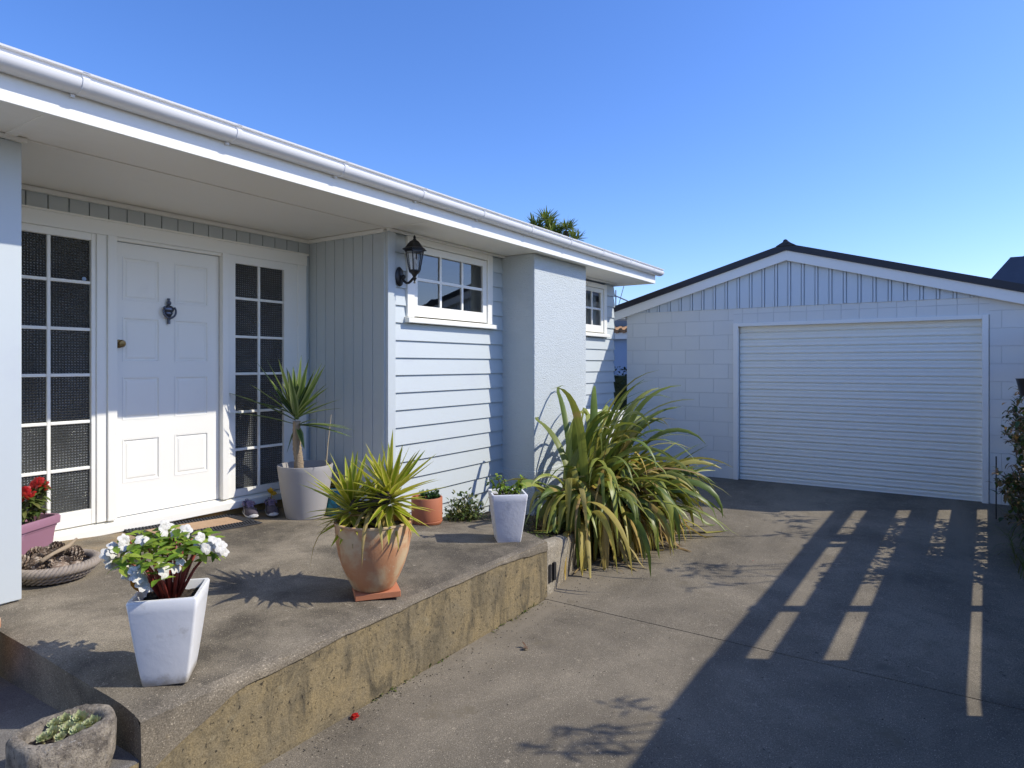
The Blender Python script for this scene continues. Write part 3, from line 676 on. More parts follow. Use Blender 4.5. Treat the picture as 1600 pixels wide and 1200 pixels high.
def casement(x0, x1, z0, z1, gx, gz, nx, nz, name, curtain):
    b = MB(); y0 = YW - .035
    b.box(x0, x0 + .09, y0, YW + .02, z0 + .04, z1 - .0); b.box(x1 - .09, x1, y0, YW + .02, z0 + .04, z1)
    b.box(x0 + .09, x1 - .09, y0 + .002, YW + .02, z1 - .06, z1)
    b.box(x0, x1, YW + .02, YW + .03, z0, z1) if False else None
    wn = b.build(name, 'white', house, bevel=.004)
    b = MB(); b.hexa([(x0 - .025, YW - .075, z0 - .012), (x1 + .025, YW - .075, z0 - .012), (x1 + .025, YW + .02, z0 - .012), (x0 - .025, YW + .02, z0 - .012)],
                     [(x0 - .025, YW - .075, z0 + .028), (x1 + .025, YW - .075, z0 + .028), (x1 + .025, YW + .02, z0 + .045), (x0 - .025, YW + .02, z0 + .045)])
    b.build('window_sill', 'white', wn, bevel=.004)
    b = MB(); ys, ye = YW - .022, YW + .012
    sx0, sx1, sz0, sz1 = x0 + .094, x1 - .094, z0 + .05, z1 - .064
    b.box(sx0, gx[0], ys, ye, sz0, sz1); b.box(gx[1], sx1, ys, ye, sz0, sz1); b.box(gx[0], gx[1], ys, ye, sz0, gz[0]); b.box(gx[0], gx[1], ys, ye, gz[1], sz1)
    sash = b.build('window_sash', 'white', wn, bevel=.004)
    b = MB()
    for i in range(1, nx):
        x = lerp(gx[0], gx[1], i / nx); b.box(x - .014, x + .014, ys + .006, ye - .006, gz[0], gz[1])
    for j in range(1, nz):
        z = lerp(gz[0], gz[1], j / nz)
        for i in range(nx):
            a, c = lerp(gx[0], gx[1], i / nx), lerp(gx[0], gx[1], (i + 1) / nx)
            b.box(a + (.014 if i else 0), c - (.014 if i < nx - 1 else 0), ys + .007, ye - .007, z - .014, z + .014)
    b.build('glazing_bars', 'white', sash, bevel=.003)
    b = MB(); b.add([(gx[0], YW - .002, gz[0]), (gx[1], YW - .002, gz[0]), (gx[1], YW - .002, gz[1]), (gx[0], YW - .002, gz[1])], [(0, 1, 2, 3)]); b.build('window_pane', 'glass', sash)
    # dark room behind, with a drawn-back curtain
    xr = min(x1 + .9, 8.50); b = MB(); b.box(x0 + .1, xr, 5.5, 5.52, z0 - .5, 2.72); b.box(xr, xr + .02, YW + .06, 5.5, z0 - .5, 2.72); b.box(x0 + .1, x0 + .12, YW + .06, 5.5, z0 - .5, 2.72)
    b.box(x0 + .1, xr, YW + .06, 5.5, 2.70, 2.72); b.box(x0 + .1, xr, YW + .06, 5.5, z0 - .5, z0 - .48); b.build('room_interior', 'room', wn)
    b = MB(); rg = []
    for i in range(41):
        x = lerp(curtain[0], curtain[1], i / 40); y = YW + .12 + .022 * math.sin(i * 1.25) + .006 * math.sin(i * 2.7)
        rg.append([(x, y, z0 - .05), (x, y, 2.66)])
    b.loft(rg, False, False); b.build('curtain', 'curtain', wn, smooth=True, ang=0)
casement(4.25, 5.548, 1.945, 2.70, (4.396, 5.388), (2.095, 2.57), 3, 2, 'front_window', (5.36, 5.56))
casement(7.21, 8.312, 1.955, 2.67, (7.355, 8.15), (2.10, 2.55), 3, 2, 'small_window', (7.95, 8.2))

# ------------------------------------------------------------------ wall lantern
lan = thing('wall_lantern', (4.135, 3.94, 2.33), 'black six-sided coach lantern on a curved arm beside the front window', 'wall lamp')
b = MB(); b.lathe([(.001, 0), (.05, 0), (.055, .008), (.046, .018), (.02, .024), (.001, .026)], 20, sy=1.55)
for v in b.v: v.x, v.y, v.z = 4.15 + v.x, 3.945 - v.z, 2.325 + v.y
for f in b.f: f.reverse()
b.build('back_plate', 'black', lan, smooth=True, ang=40)
LX, LY = 4.19, 3.80
b = MB(); pts = []
for i in range(13):
    t = i / 12; pts.append((lerp(4.15, LX, t), lerp(3.925, LY, t), 2.335 - .055 * math.sin(PI * min(1, t * 1.1)) - .03 * t))
b.tube(pts, .011, 8); b.sphere((4.16, 3.90, 2.32), .02, 10, 6); b.build('arm', 'black', lan, smooth=True, ang=60)
def hexring(r, z): return [(LX + r * math.cos(PI / 6 + k * PI / 3), LY + r * math.sin(PI / 6 + k * PI / 3), z) for k in range(6)]
b = MB(); b.lathe([(.001, -.10), (.012, -.095), (.006, -.08), (.013, -.066), (.02, -.055), (.012, -.045), (.026, -.02), (.045, -.004), (.05, .004), (.05, .012)], 12, (LX, LY, 2.36)); 
b.build('lamp_base', 'black', lan, smooth=True, ang=40)
ZB, ZT = 2.372, 2.535
b = MB()
for k_ in range(6):
    p, q = Vector(hexring(.048, ZB)[k_]), Vector(hexring(.078, ZT)[k_]); b.tube([p, q], .0055, 6)
b.loft([hexring(.084, ZT - .004), hexring(.084, ZT + .008)], True, True); b.loft([hexring(.052, ZB - .006), hexring(.052, ZB + .004)], True, True)
b.build('cage', 'black', lan)
b = MB(); b.loft([hexring(.046, ZB + .004), hexring(.076, ZT - .006)], True, False); b.build('lamp_glass', 'lampglass', lan)
b = MB(); b.tube([(LX, LY, ZB), (LX, LY, ZB + .05)], .014, 10); b.sphere((LX, LY, ZB + .075), .02, 10, 8, sz=1.6); b.build('bulb', 'white', lan, smooth=True)
b = MB(); b.loft([hexring(.084, ZT + .008), hexring(.108, ZT + .012), hexring(.106, ZT + .02), hexring(.082, ZT + .034), hexring(.062, ZT + .062), hexring(.042, ZT + .085), hexring(.022, ZT + .098), hexring(.012, ZT + .102)], True, True)
b.lathe([(.012, 0), (.016, .008), (.008, .014), (.013, .024), (.006, .036), (.001, .044)], 10, (LX, LY, ZT + .10)); b.build('lamp_cap', 'black', lan)

# ------------------------------------------------------------------ garage
gar = thing('garage', (9.06, 1.7, -.05), 'pale blue blockwork garage with white ribbed roller door and gabled dark roof', 'garage')
XG = 9.06; YL, YR, RY = 3.965, -.60, 1.71
dy0, dy1, dzt = -.352, 2.33, 2.078
b = MB(); b.box(XG, XG + .19, 2.40, YL, -.3, 2.33); b.box(XG, XG + .19, -1.0, -.42, -.3, 2.33); b.box(XG + .002, XG + .19, 3.77, YL, 0, 2.2)
b.box(XG + .19, 15, YL - .19, YL, -.3, 2.33); b.box(XG + .19, 15, -1.0, -.81, -.3, 2.33); b.box(14.8, 15, -.8, 3.77, -.3, 2.33)
b.build('block_wall', 'block', gar)
b = MB(); b.box(XG + .0005, XG + .19, -.42, 2.40, 2.125, 2.33); b.build('lintel', 'lintel', gar)
def rake(y): return 3.0 - abs(y - RY) * .287
b = MB()
yy = [4.1 - .0 * k for k in range(1)]
b.add([(XG + .01, 4.0, 2.33), (XG + .01, 4.0, rake(4.0)), (XG + .01, RY, rake(RY)), (XG + .01, -.75, rake(-.75)), (XG + .01, -.75, 2.33)], [(0, 1, 2, 3, 4)])
k_ = 0; y = 3.93
while y > -.75:
    y0 = y - .118
    z0, z1 = rake(y) - .02, rake(y0) - .02
    if max(z0, z1) > 2.34:
        zz = 2.325
        b.hexa([(XG - .012, y0, zz), (XG + .01, y0, zz), (XG + .01, y, zz), (XG - .012, y, zz)], [(XG - .012, y0, max(z1, zz + .002)), (XG + .01, y0, max(z1, zz + .002)), (XG + .01, y, max(z0, zz + .002)), (XG - .012, y, max(z0, zz + .002))])
        ya, yb = y0 - .010, y0 - .034
        za, zb_ = rake(ya) - .02, rake(yb) - .02
        if min(za, zb_) > zz + .01:
            b.hexa([(XG - .024, yb, zz), (XG + .01, yb, zz), (XG + .01, ya, zz), (XG - .024, ya, zz)], [(XG - .024, yb, zb_), (XG + .01, yb, zb_), (XG + .01, ya, za), (XG - .024, ya, za)])
    y -= .162
b.build('gable_cladding', 'gblue', gar, bevel=.004)
b = MB(); xb0, xb1 = XG - .085, XG - .06
for ya, yb in ((4.20, RY), (RY, -.85)):
    q = [(xb0, ya, rake(ya) - .085), (xb0, yb, rake(yb) - .085), (xb0, yb, rake(yb) + .045), (xb0, ya, rake(ya) + .045)]
    b.loft([q, [(xb1, p[1], p[2]) for p in q]], True, True)
b.build('bargeboard', 'garwhite', gar, bevel=.003)
b = MB()
for ya, yb in ((4.0, RY), (RY, -.75)):
    b.hexa([(xb1, ya, rake(ya) - .045), (XG + .02, ya, rake(ya) - .045), (XG + .02, yb, rake(yb) - .045), (xb1, yb, rake(yb) - .045)], [(xb1, ya, rake(ya) - .03), (XG + .02, ya, rake(ya) - .03), (XG + .02, yb, rake(yb) - .03), (xb1, yb, rake(yb) - .03)])
b.build('verge_soffit', 'garwhite', gar)
b = MB(); b.box(XG - .058, XG + .30, 3.98, 4.18, 2.245, 2.265); b.box(XG + .05, 15, 3.98, 4.18, 2.27, 2.29); b.build('eave_lining', 'garwhite', gar)
b = MB()
for ya, yb in ((4.235, RY), (RY, -.90)):
    lo = [(XG - .11, ya, rake(ya) + .047), (15.2, ya, rake(ya) + .047), (15.2, yb, rake(yb) + .047), (XG - .11, yb, rake(yb) + .047)]
    b.hexa(lo, [(p[0], p[1], p[2] + .085) for p in lo])
roof = b.build('roof', 'grey_roof', gar)
b = MB(); b.loft([[(x, RY + .12, rake(RY + .12) + .134), (x, RY + .03, rake(RY) + .150), (x, RY, rake(RY) + .165), (x, RY - .03, rake(RY) + .150), (x, RY - .12, rake(RY - .12) + .134)] for x in (XG - .13, 15.25)], True, True)
b.tube([(XG - .14, RY, rake(RY) + .15), (XG + .2, RY, rake(RY) + .15)], .03, 10); b.build('ridge_cap', 'grey_roof', roof)
# roller door
b = MB(); pitch = .0963; prof2 = []
z = .0; x0 = XG + .075
for i in range(22):
    zb_ = -.03 + i * pitch
    for t, dx in ((0, .010), (.035, .004), (.09, -.006), (.18, -.0115), (.30, -.0125), (.42, -.0085), (.52, -.007), (.62, -.009), (.76, -.0135), (.88, -.0115), (.955, -.003)):
        prof2.append((x0 + dx, zb_ + t * pitch))
prof2.append((x0 + .006, -.03 + 22 * pitch))
b.loft([[(x, yv, zv) for x, zv in prof2] for yv in (dy1, dy0)], False, False)
dr = b.build('roller_door', 'roller', gar, smooth=True, ang=30)
b = MB(); b.box(x0 - .03, x0 + .02, dy0, dy1, -.035, .0); b.build('bottom_rail', 'roller', dr, bevel=.004)
b = MB()
b.box(XG - .022, XG + .12, dy1 + .008, dy1 + .07, -.06, dzt + .05); b.box(XG - .022, XG + .12, dy0 - .06, dy0, -.06, dzt + .05); b.box(XG - .020, XG + .12, dy0, dy1 + .008, dzt, dzt + .048)
b.build('door_frame', 'garwhite', gar, bevel=.004)
b = MB(); b.box(XG + .3, XG + .32, dy0 - .06, dy1 + .06, -.2, 2.12); b.build('door_backing', 'dark', gar)

# ------------------------------------------------------------------ generic planting helpers
def strap(mb, p0, az, pitch, length, w, droop, segs=10, fold=.25, power=1.6, gz=None, taper=.55, kink=None, ymax=None, twist=0):
    p = Vector(p0); pts = [p.copy()]; ws = [w * .7]
    for i in range(1, segs + 1):
        t = i / segs; a = pitch - droop * t ** power
        if kink and t > kink[0]: a -= kink[1]
        a = max(a, -1.45); azz = az + twist * t
        d = Vector((math.cos(azz) * math.cos(a), math.sin(azz) * math.cos(a), math.sin(a)))
        p = p + d * (length / segs)
        if ymax is not None and p.y > ymax: p.y = ymax - .02
        if gz is not None:
            g = gz(p.x, p.y) + .012
            if p.z < g: p.z = g
        pts.append(p.copy())
        ws.append(w * (1 if t < taper else max(.04, ((1 - t) / (1 - taper)) ** .8)))
    ax = Vector((-math.sin(az), math.cos(az), 0)); sides = []; roll = R.uniform(-1.3, 1.3) if segs > 9 else 0
    for i, q in enumerate(pts):
        t = (pts[min(i + 1, len(pts) - 1)] - pts[max(i - 1, 0)]); t = t.normalized() if t.length > 1e-6 else Vector((0, 0, 1))
        a2 = ax - t * ax.dot(t); a2 = a2.normalized() if a2.length > 1e-5 else ax
        an = roll * (i / (len(pts) - 1)) ** 1.3; sides.append(a2 * math.cos(an) + t.cross(a2) * math.sin(an))
    mb.ribbon(pts, ws, sides, fold)

def spear(mb, p0, p1, w, sag=0.0, fold=.3, segs=6):
    p0, p1 = Vector(p0), Vector(p1); d = p1 - p0; n = d.length
    side = d.cross(Vector((0, 0, 1)))
    if side.length < 1e-4: side = Vector((1, 0, 0))
    side.normalize(); pts = []; ws = []
    for i in range(segs + 1):
        t = i / segs; pts.append(p0 + d * t + Vector((0, 0, 1)) * (sag * n * 4 * t * (1 - t)))
        ws.append(w * (.55 + .45 * min(1, t * 3)) * (1 if t < .35 else max(.03, ((1 - t) / .65) ** .75)))
    mb.ribbon(pts, ws, side, fold)

def leaf(mb, p, d, n, length, w, curl=.25, segs=4):
    d = Vector(d).normalized(); n = Vector(n); n = (n - d * n.dot(d)); n = n.normalized() if n.length > 1e-5 else Vector((0, 0, 1))
    side = d.cross(n); pts = []; ws = []
    for i in range(segs + 1):
        t = i / segs; pts.append(Vector(p) + d * (length * t) - n * (curl * length * t * t)); ws.append(w * (math.sin(PI * min(.985, .06 + t * .94)) ** .8) * (1 - .25 * t) + .0006)
    mb.ribbon(pts, ws, side, .2)

def rdir(zmin=-1):
    while True:
        v = Vector((R.gauss(0, 1), R.gauss(0, 1), R.gauss(0, 1))).normalized()
        if v.z >= zmin: return v

def sqpot(mb, c, w0, w1, h, wall, rot, depth, lean=(0, 0)):
    """tapered square planter, rounded corners, open top"""
    def ring(w, z):
        pts = []; r = min(.011, w * .1)
        for cx, cy, a0 in ((1, 1, 0), (-1, 1, 90), (-1, -1, 180), (1, -1, 270)):
            for q in range(4):
                a = math.radians(a0 + 30 * q); x = cx * (w / 2 - r) + r * math.cos(a); y = cy * (w / 2 - r) + r * math.sin(a)
                pts.append((c[0] + x * math.cos(rot) - y * math.sin(rot), c[1] + x * math.sin(rot) + y * math.cos(rot), c[2] + z))
        return pts
    rs = [ring(w0 - .004, 0), ring(w0, .006)]
    for i in range(1, 7):
        t = i / 7; rs.append(ring(lerp(w0, w1, t) + .004 * math.sin(t * PI), h * t))
    rs += [ring(w1, h - .008), ring(w1 - .008, h), ring(w1 - 2 * wall + .006, h), ring(w1 - 2 * wall, h - .006), ring(w1 - 2 * wall - .02, h - depth)]
    mb.loft(rs, True, True)

def soil_disc(mb, c, r, z, sq=False, rot=0):
    n = 14; vs = []
    for i in range(n + 1):
        for j in range(n + 1):
            u, v = 2 * i / n - 1, 2 * j / n - 1
            if not sq:
                l = max(abs(u), abs(v)); q = math.hypot(u, v); s_ = l / q if q > 1e-6 else 0; u, v = u * s_, v * s_
            x, y = u * r * math.cos(rot) - v * r * math.sin(rot), u * r * math.sin(rot) + v * r * math.cos(rot)
            vs.append((c[0] + x, c[1] + y, z + R.uniform(-.008, .008)))
    mb.add(vs, [(i * (n + 1) + j, (i + 1) * (n + 1) + j, (i + 1) * (n + 1) + j + 1, i * (n + 1) + j + 1) for i in range(n) for j in range(n)])

def flower5(mb, c, n, r):
    n = Vector(n).normalized(); a = n.cross(Vector((.3, .2, 1))).normalized(); b_ = n.cross(a); ph = R.random() * 6
    for k_ in range(5):
        an = ph + k_ * 2 * PI / 5; d = a * math.cos(an) + b_ * math.sin(an); side = n.cross(d)
        pts = []; ws = []
        for i in range(5):
            t = i / 4; pts.append(Vector(c) + d * (r * t) + n * (.18 * r * math.sin(t * PI) - .1 * r * t)); ws.append(r * .48 * (math.sin(PI * (.12 + .80 * t)) ** .7))
        mb.ribbon(pts, ws, side, .08)

# ------------------------------------------------------------------ terracotta yucca
cx, cy = 2.655, 2.72; z0 = pz(cx, cy)
tl = MB(); tl.box(-.125, .125, -.10, .10, 0, .034)
o = tl.build('clay_tile', 'terr_brick', bevel=.003); o.location = (cx - .0, cy - .02, z0 + .002); o.rotation_euler = (0, 0, math.radians(-38))
tag(o, 'flat red clay tile under the large terracotta yucca pot', 'tile')
yp = thing('potted_yucca', (cx, cy, z0 + .036), 'yellow-green spiky yucca in a big weathered terracotta pot standing on a clay tile', 'potted plant')
b = MB(); zb0 = z0 + .037; h = .385
prof = [(.005, 0), (.105, 0), (.118, .008), (.145, .06), (.175, .13), (.197, .20), (.21, .27), (.216, .34), (.217, .372), (.222, .376), (.222, h), (.205, h), (.198, h - .02), (.19, h - .09), (.02, h - .09)]
b.lathe(prof, 48, (cx, cy, zb0)); b.build('pot', 'terracotta', yp, smooth=True, ang=45)
b = MB(); soil_disc(b, (cx, cy), .195, zb0 + h - .05); b.build('soil', 'soil', yp)
b = MB(); zt = zb0 + h
def wob(p, k): return (p[0] + R.uniform(-k, k), p[1] + R.uniform(-k, k), p[2])
heads = [Vector((cx + .03, cy - .10, zt + .17)), Vector((cx - .08, cy + .10, zt + .10)), Vector((cx + .05, cy + .02, zt + .12))]
b.tube([(cx, cy, zt - .08), (cx + .005, cy, zt + .0), (cx + .0, cy - .01, zt + .07), (cx + .02, cy - .05, zt + .12), heads[0]], [.055, .05, .047, .043, .03], 12)
b.tube([(cx, cy, zt + .05), (cx - .04, cy + .05, zt + .07), heads[1]], [.04, .035, .025], 10)
b.build('trunk', 'darkbark', yp, smooth=True, ang=0)
b = MB()
RT = Vector((SA, -CA, 0)); UPV = Vector((0, 0, 1)); FW = Vector((CA, SA, 0))
for hi, (hd, nl, ln) in enumerate(((heads[0], 72, .30), (heads[1], 60, .285), (heads[2], 24, .25))):
    for i in range(nl):
        t = i / nl; az = i * 2.399 + R.uniform(-.3, .3); el = lerp(1.40, -.50, t ** .62) + R.uniform(-.14, .14)
        ll = ln * R.uniform(.75, 1.1) * (.8 + .35 * math.sin(PI * min(1, t + .25)))
        d = Vector((math.cos(az) * math.cos(el), math.sin(az) * math.cos(el), math.sin(el)))
        p0 = hd - Vector((0, 0, .11 * t)) + d * .015
        spear(b, p0, p0 + d * ll, .0215 * R.uniform(.8, 1.2), R.uniform(-.01, .05) if el < .6 else 0, .3)
b.build('leaves', 'yucca', yp)
b = MB()   # withered leaves hanging over the rim
for az, ll in ((-2.55, .42), (-2.2, .36), (-1.75, .34), (-1.2, .3), (2.6, .5), (-.4, .32), (-2.9, .3), (-2.0, .28)):
    strap(b, (cx + .03 * math.cos(az), cy + .03 * math.sin(az), zt + .07), az, .12, ll, .011, R.uniform(1.2, 1.9), 9, .3, 1.2)
b.build('withered_leaves', 'flaxdead', yp)

# ------------------------------------------------------------------ tall spear-leaved plant in grey pot
gx_, gy_ = 3.59, 4.485; z0 = pz(3.55, 4.38) - .004
gp = thing('potted_dracaena', (gx_, gy_, z0), 'tall spear-leaved plant with a bare trunk in a round grey pot', 'potted plant')
b = MB(); b.lathe([(.005, 0), (.135, 0), (.156, .012), (.166, .05), (.186, .16), (.206, .28), (.221, .40), (.226, .44), (.224, .447), (.212, .447), (.208, .43), (.195, .36), (.02, .36)], 48, (gx_, gy_, z0))
b.build('pot', 'greypot', gp, smooth=True, ang=45)
b = MB(); soil_disc(b, (gx_, gy_), .198, z0 + .375); b.build('soil', 'soil', gp)
b = MB(); hd = Vector((gx_ - .045, gy_ + .052, 1.105))
tr = [(gx_ - .035, gy_ + .04, z0 + .36), (gx_ - .035, gy_ + .04, z0 + .48), (gx_ - .045, gy_ + .052, z0 + .6), (gx_ - .048, gy_ + .056, z0 + .72), tuple(hd)]
pts = []; rad = []
for i in range(len(tr) - 1):
    for q in range(6):
        t = q / 6; pts.append(Vector(tr[i]).lerp(Vector(tr[i + 1]), t)); rad.append((.040 - .003 * i) * (1 + .09 * ((q % 2) - .5)))
b.tube(pts, rad, 12); b.build('trunk', 'bark', gp, smooth=True, ang=0)
b = MB()
tips = [(406, 565), (427, 562), (436, 569), (449, 562), (458, 573), (475, 555), (481, 560), (509, 568), (520, 571), (400, 599), (540, 624), (506, 627), (357, 611), (366, 644), (558, 666), (565, 671), (567, 680), (452, 708), (484, 700), (498, 576), (466, 580), (440, 600), (515, 600), (470, 565)]
tips += [(415, 590), (447, 575), (490, 570), (513, 585), (527, 605), (425, 610), (485, 590), (455, 590), (500, 655), (390, 625), (530, 640)]
for i, (u, v) in enumerate(tips):
    s_ = 5.47 / 1014.67; dp = R.uniform(-.2, .12)
    if u > 550: dp = -.22 + .02 * i % .1
    if u < 380: dp = R.uniform(-.12, .0)
    t_ = hd + RT * ((u - 467) * s_ * (1 + dp / 5.47)) + UPV * ((655 - v) * s_) + FW * dp
    t_.x = min(t_.x, 3.995) if u < 550 else t_.x
    base = hd + (t_ - hd).normalized() * .015 - Vector((0, 0, .05 if v > 640 else R.uniform(-.03, .02)))
    spear(b, base, t_, .035 if v < 640 else .029, .03 if v > 595 else -.005, .3, 8)
b.build('leaves', 'drac', gp)
b = MB(); b.tube([(gx_ + .13, gy_ - .10, z0 + .36), (gx_ + .145, gy_ - .11, z0 + .6), (gx_ + .165, gy_ - .13, z0 + .86)], [.006, .005, .003], 6); b.build('dry_cane', 'cane', gp)

# yellow fallen bloom beside the grey pot
b = MB()
for i in range(9): leaf(b, (3.53, 4.86, .45), rdir(-.5), rdir(), .045, .022, .3)
b.tube([(3.53, 4.86, pz(3.5, 4.8)), (3.53, 4.86, .45)], .004, 5)
tag(b.build('yellow_bloom', 'yellow'), 'crumpled yellow bloom beside the grey pot at the foot of the sidelight', 'flower')

# teal glazed pot
tx, ty = 3.83, 4.40; z0 = pz(tx, ty)
tp = thing('teal_pot', (tx, ty, z0), 'glossy teal patterned cylinder pot behind the yucca', 'pot')
b = MB(); b.lathe([(.005, 0), (.066, 0), (.074, .01), (.074, .07), (.076, .075), (.076, .245), (.072, .25), (.066, .25), (.064, .2), (.005, .2)], 32, (tx, ty, z0)); b.build('pot', 'teal', tp, smooth=True, ang=45)
b = MB()
for i in range(26): leaf(b, (tx + R.uniform(-.03, .03), ty + R.uniform(-.03, .03), z0 + .2 + R.random() * .1), rdir(.0), rdir(), R.uniform(.04, .09), .014, .4)
b.build('withered_plant', 'flaxdead', tp)

# orange pot with succulent
ox, oy = 4.19, 3.66; z0 = pz(ox, oy) - .002
op = thing('orange_pot', (ox, oy, z0), 'smooth orange clay pot with saucer and a low green succulent by the weatherboards', 'potted plant')
b = MB(); b.lathe([(.005, .038), (.128, .038), (.129, .041), (.131, .05), (.132, .225), (.129, .23), (.118, .23), (.116, .2), (.005, .19)], 40, (ox, oy, z0)); b.build('pot', 'orange', op, smooth=True, ang=40)
b = MB(); b.lathe([(.005, 0), (.105, 0), (.12, .006), (.129, .02), (.132, .034), (.130, .037), (.005, .0375)], 40, (ox, oy, z0)); b.build('saucer', 'orange', op, smooth=True, ang=40)
b = MB(); soil_disc(b, (ox, oy), .115, z0 + .205); b.build('soil', 'soil', op)
b = MB()
for i in range(34):
    a = R.random() * 6.28; r_ = .085 * math.sqrt(R.random()); c = Vector((ox + .02 + r_ * math.cos(a), oy - .01 + r_ * math.sin(a), z0 + .215 + R.uniform(0, .04)))
    for q in range(9):
        d = rdir(.05); leaf(b, c, d, UPV, R.uniform(.025, .045), .008, -.1, 3)
b.build('succulent', 'succ', op)

# ------------------------------------------------------------------ two tapered white pots
def rotpt(c, rot, x, y): return (c[0] + x * math.cos(rot) - y * math.sin(rot), c[1] + x * math.sin(rot) + y * math.cos(rot))
wx, wy = 1.47, 2.70; z0 = pz(wx, wy); rot = math.radians(-42)
wp = thing('white_impatiens_pot', (wx, wy, z0), 'large tapered white square pot of white impatiens at the front corner of the porch', 'potted plant')
b = MB(); sqpot(b, (wx, wy, z0), .170, .262, .36, .02, rot, .05); b.build('pot', 'potwhite', wp, smooth=True, ang=50)
b = MB(); soil_disc(b, (wx, wy), .116, z0 + .325, True, rot); b.build('soil', 'soil', wp)
st = MB(); lf = MB(); fl = MB(); au = MB(); cz = z0 + .33
RT_ = RT
tops = []
for i in range(22):
    a = i * 2.4; rr = .19 * math.sqrt((i + .5) / 22); top = Vector((wx + rr * math.cos(a), wy + rr * math.sin(a), cz + .268 - rr * .36 + R.uniform(-.03, .03))) - RT * .015
    base = Vector((wx + .028 * math.cos(a), wy + .028 * math.sin(a), cz - .01)); mid = base.lerp(top, .5) + Vector((0, 0, .02))
    st.tube([base, mid, top], [.0075, .006, .003], 6); tops.append(top)
    for q in range(11):
        az = R.random() * 6.28; d = Vector((math.cos(az), math.sin(az), R.uniform(-.45, .5)))
        leaf(lf, top + Vector((R.uniform(-.03, .03), R.uniform(-.03, .03), R.uniform(-.05, .03))), d, Vector((0, 0, 1)) + d * .2 - FW * .3, R.uniform(.045, .072), R.uniform(.0125, .019), .3)
for du, dv, n_, dp in ((-.205, .20, 8, -.06), (-.215, .165, 6, -.06), (-.185, .235, 5, -.03), (.20, .225, 7, -.04), (.225, .20, 5, -.02), (-.04, .135, 7, -.17), (-.01, .12, 4, -.17), (.05, .16, 5, -.16), (-.08, .235, 3, -.03), (-.10, .17, 3, -.1), (.08, .16, 3, -.1), (.0, .275, 3, .0), (.05, .255, 2, .03), (.115, .235, 3, .02), (-.05, .265, 2, .08), (-.12, .13, 2, -.08)):
    fl = MB()
    for q in range(n_):
        c = Vector((wx, wy, cz)) + RT * (du + R.uniform(-.02, .02)) + UPV * (dv + .005 + R.uniform(-.02, .02)) + FW * (dp + R.uniform(-.02, .02))
        flower5(fl, c, -FW * .4 + RT * .75 + UPV * .6 + rdir() * .4, R.uniform(.020, .030))
    fl.build('flower_cluster', 'whitepetal', wp)
leaf(au, Vector((wx, wy, cz)) - RT * .115 + UPV * .11 - FW * .06, (0, 0, -1), -FW, .085, .022, .5)
st.build('stems', 'stem_red', wp, smooth=True, ang=0); lf.build('leaves', 'leaf', wp); au.build('yellowed_leaf', 'autumn', wp)

wx, wy = 4.065, 2.75; z0 = pz(wx, wy); rot = math.radians(-47)
wp2 = thing('white_straggly_pot', (wx, wy, z0), 'weathered tapered white square pot with a straggly thin plant near the kerb', 'potted plant')
b = MB(); sqpot(b, (wx, wy, z0), .180, .268, .36, .02, rot, .05); b.build('pot', 'potwhite2', wp2, smooth=True, ang=50)
b = MB(); soil_disc(b, (wx, wy), .112, z0 + .325, True, rot); b.build('soil', 'soil', wp2)
st = MB(); lf = MB(); cz = z0 + .32
for du, dv in ((-.14, .13), (-.085, .17), (-.03, .15), (.10, .12), (.13, .16), (.03, .09), (.08, .07), (-.06, .08), (.0, .06), (.11, .10)):
    top = Vector((wx, wy, cz)) + RT * du + UPV * dv + FW * R.uniform(-.04, .04); base = Vector((wx, wy, cz)) + RT * du * .35
    mid = base.lerp(top, .5) + UPV * .015; st.tube([base, mid, top], [.004, .0035, .002], 5)
    for q in range(15):
        t = R.uniform(.35, 1); p = base.lerp(top, t) + rdir() * .015; leaf(lf, p, rdir(-.6), UPV, R.uniform(.03, .055), .0125, .3, 3)
st.build('stems', 'stem_brown', wp2); lf.build('leaves', 'leaf', wp2)

# ------------------------------------------------------------------ purple planter with red flowers
ang = math.radians(30); pc = Vector((1.80, 4.56)); ux = Vector((math.cos(ang), math.sin(ang))); uy = Vector((-math.sin(ang), math.cos(ang)))
z0 = pz(1.7, 4.5); cpl = pc - ux * .20 + uy * .10
pp = thing('mauve_planter', (cpl.x, cpl.y, z0), 'mauve plastic trough planter of red flowers by the left sidelight', 'planter')
def prect(hx, hy, z):
    pts = []
    r_ = .03
    for sx_, sy_, a0 in ((1, 1, 0), (-1, 1, 90), (-1, -1, 180), (1, -1, 270)):
        for q in range(4):
            a = math.radians(a0 + 30 * q); p = cpl + ux * (sx_ * (hx - r_) + r_ * math.cos(a)) + uy * (sy_ * (hy - r_) + r_ * math.sin(a)); pts.append((p.x, p.y, z0 + z))
    return pts
b = MB(); b.loft([prect(.165, .075, 0), prect(.185, .09, .18), prect(.188, .092, .20), prect(.192, .096, .202), prect(.193, .097, .215), prect(.204, .108, .218), prect(.206, .11, .258), prect(.20, .104, .268), prect(.186, .09, .266), prect(.18, .085, .22)], True, True)
b.build('trough', 'purple', pp, smooth=True, ang=35)
b = MB(); b.loft([prect(.18, .085, .215), prect(.18, .085, .226)], True, True); b.build('soil', 'soil', pp)
st = MB(); lf = MB(); fl = MB()
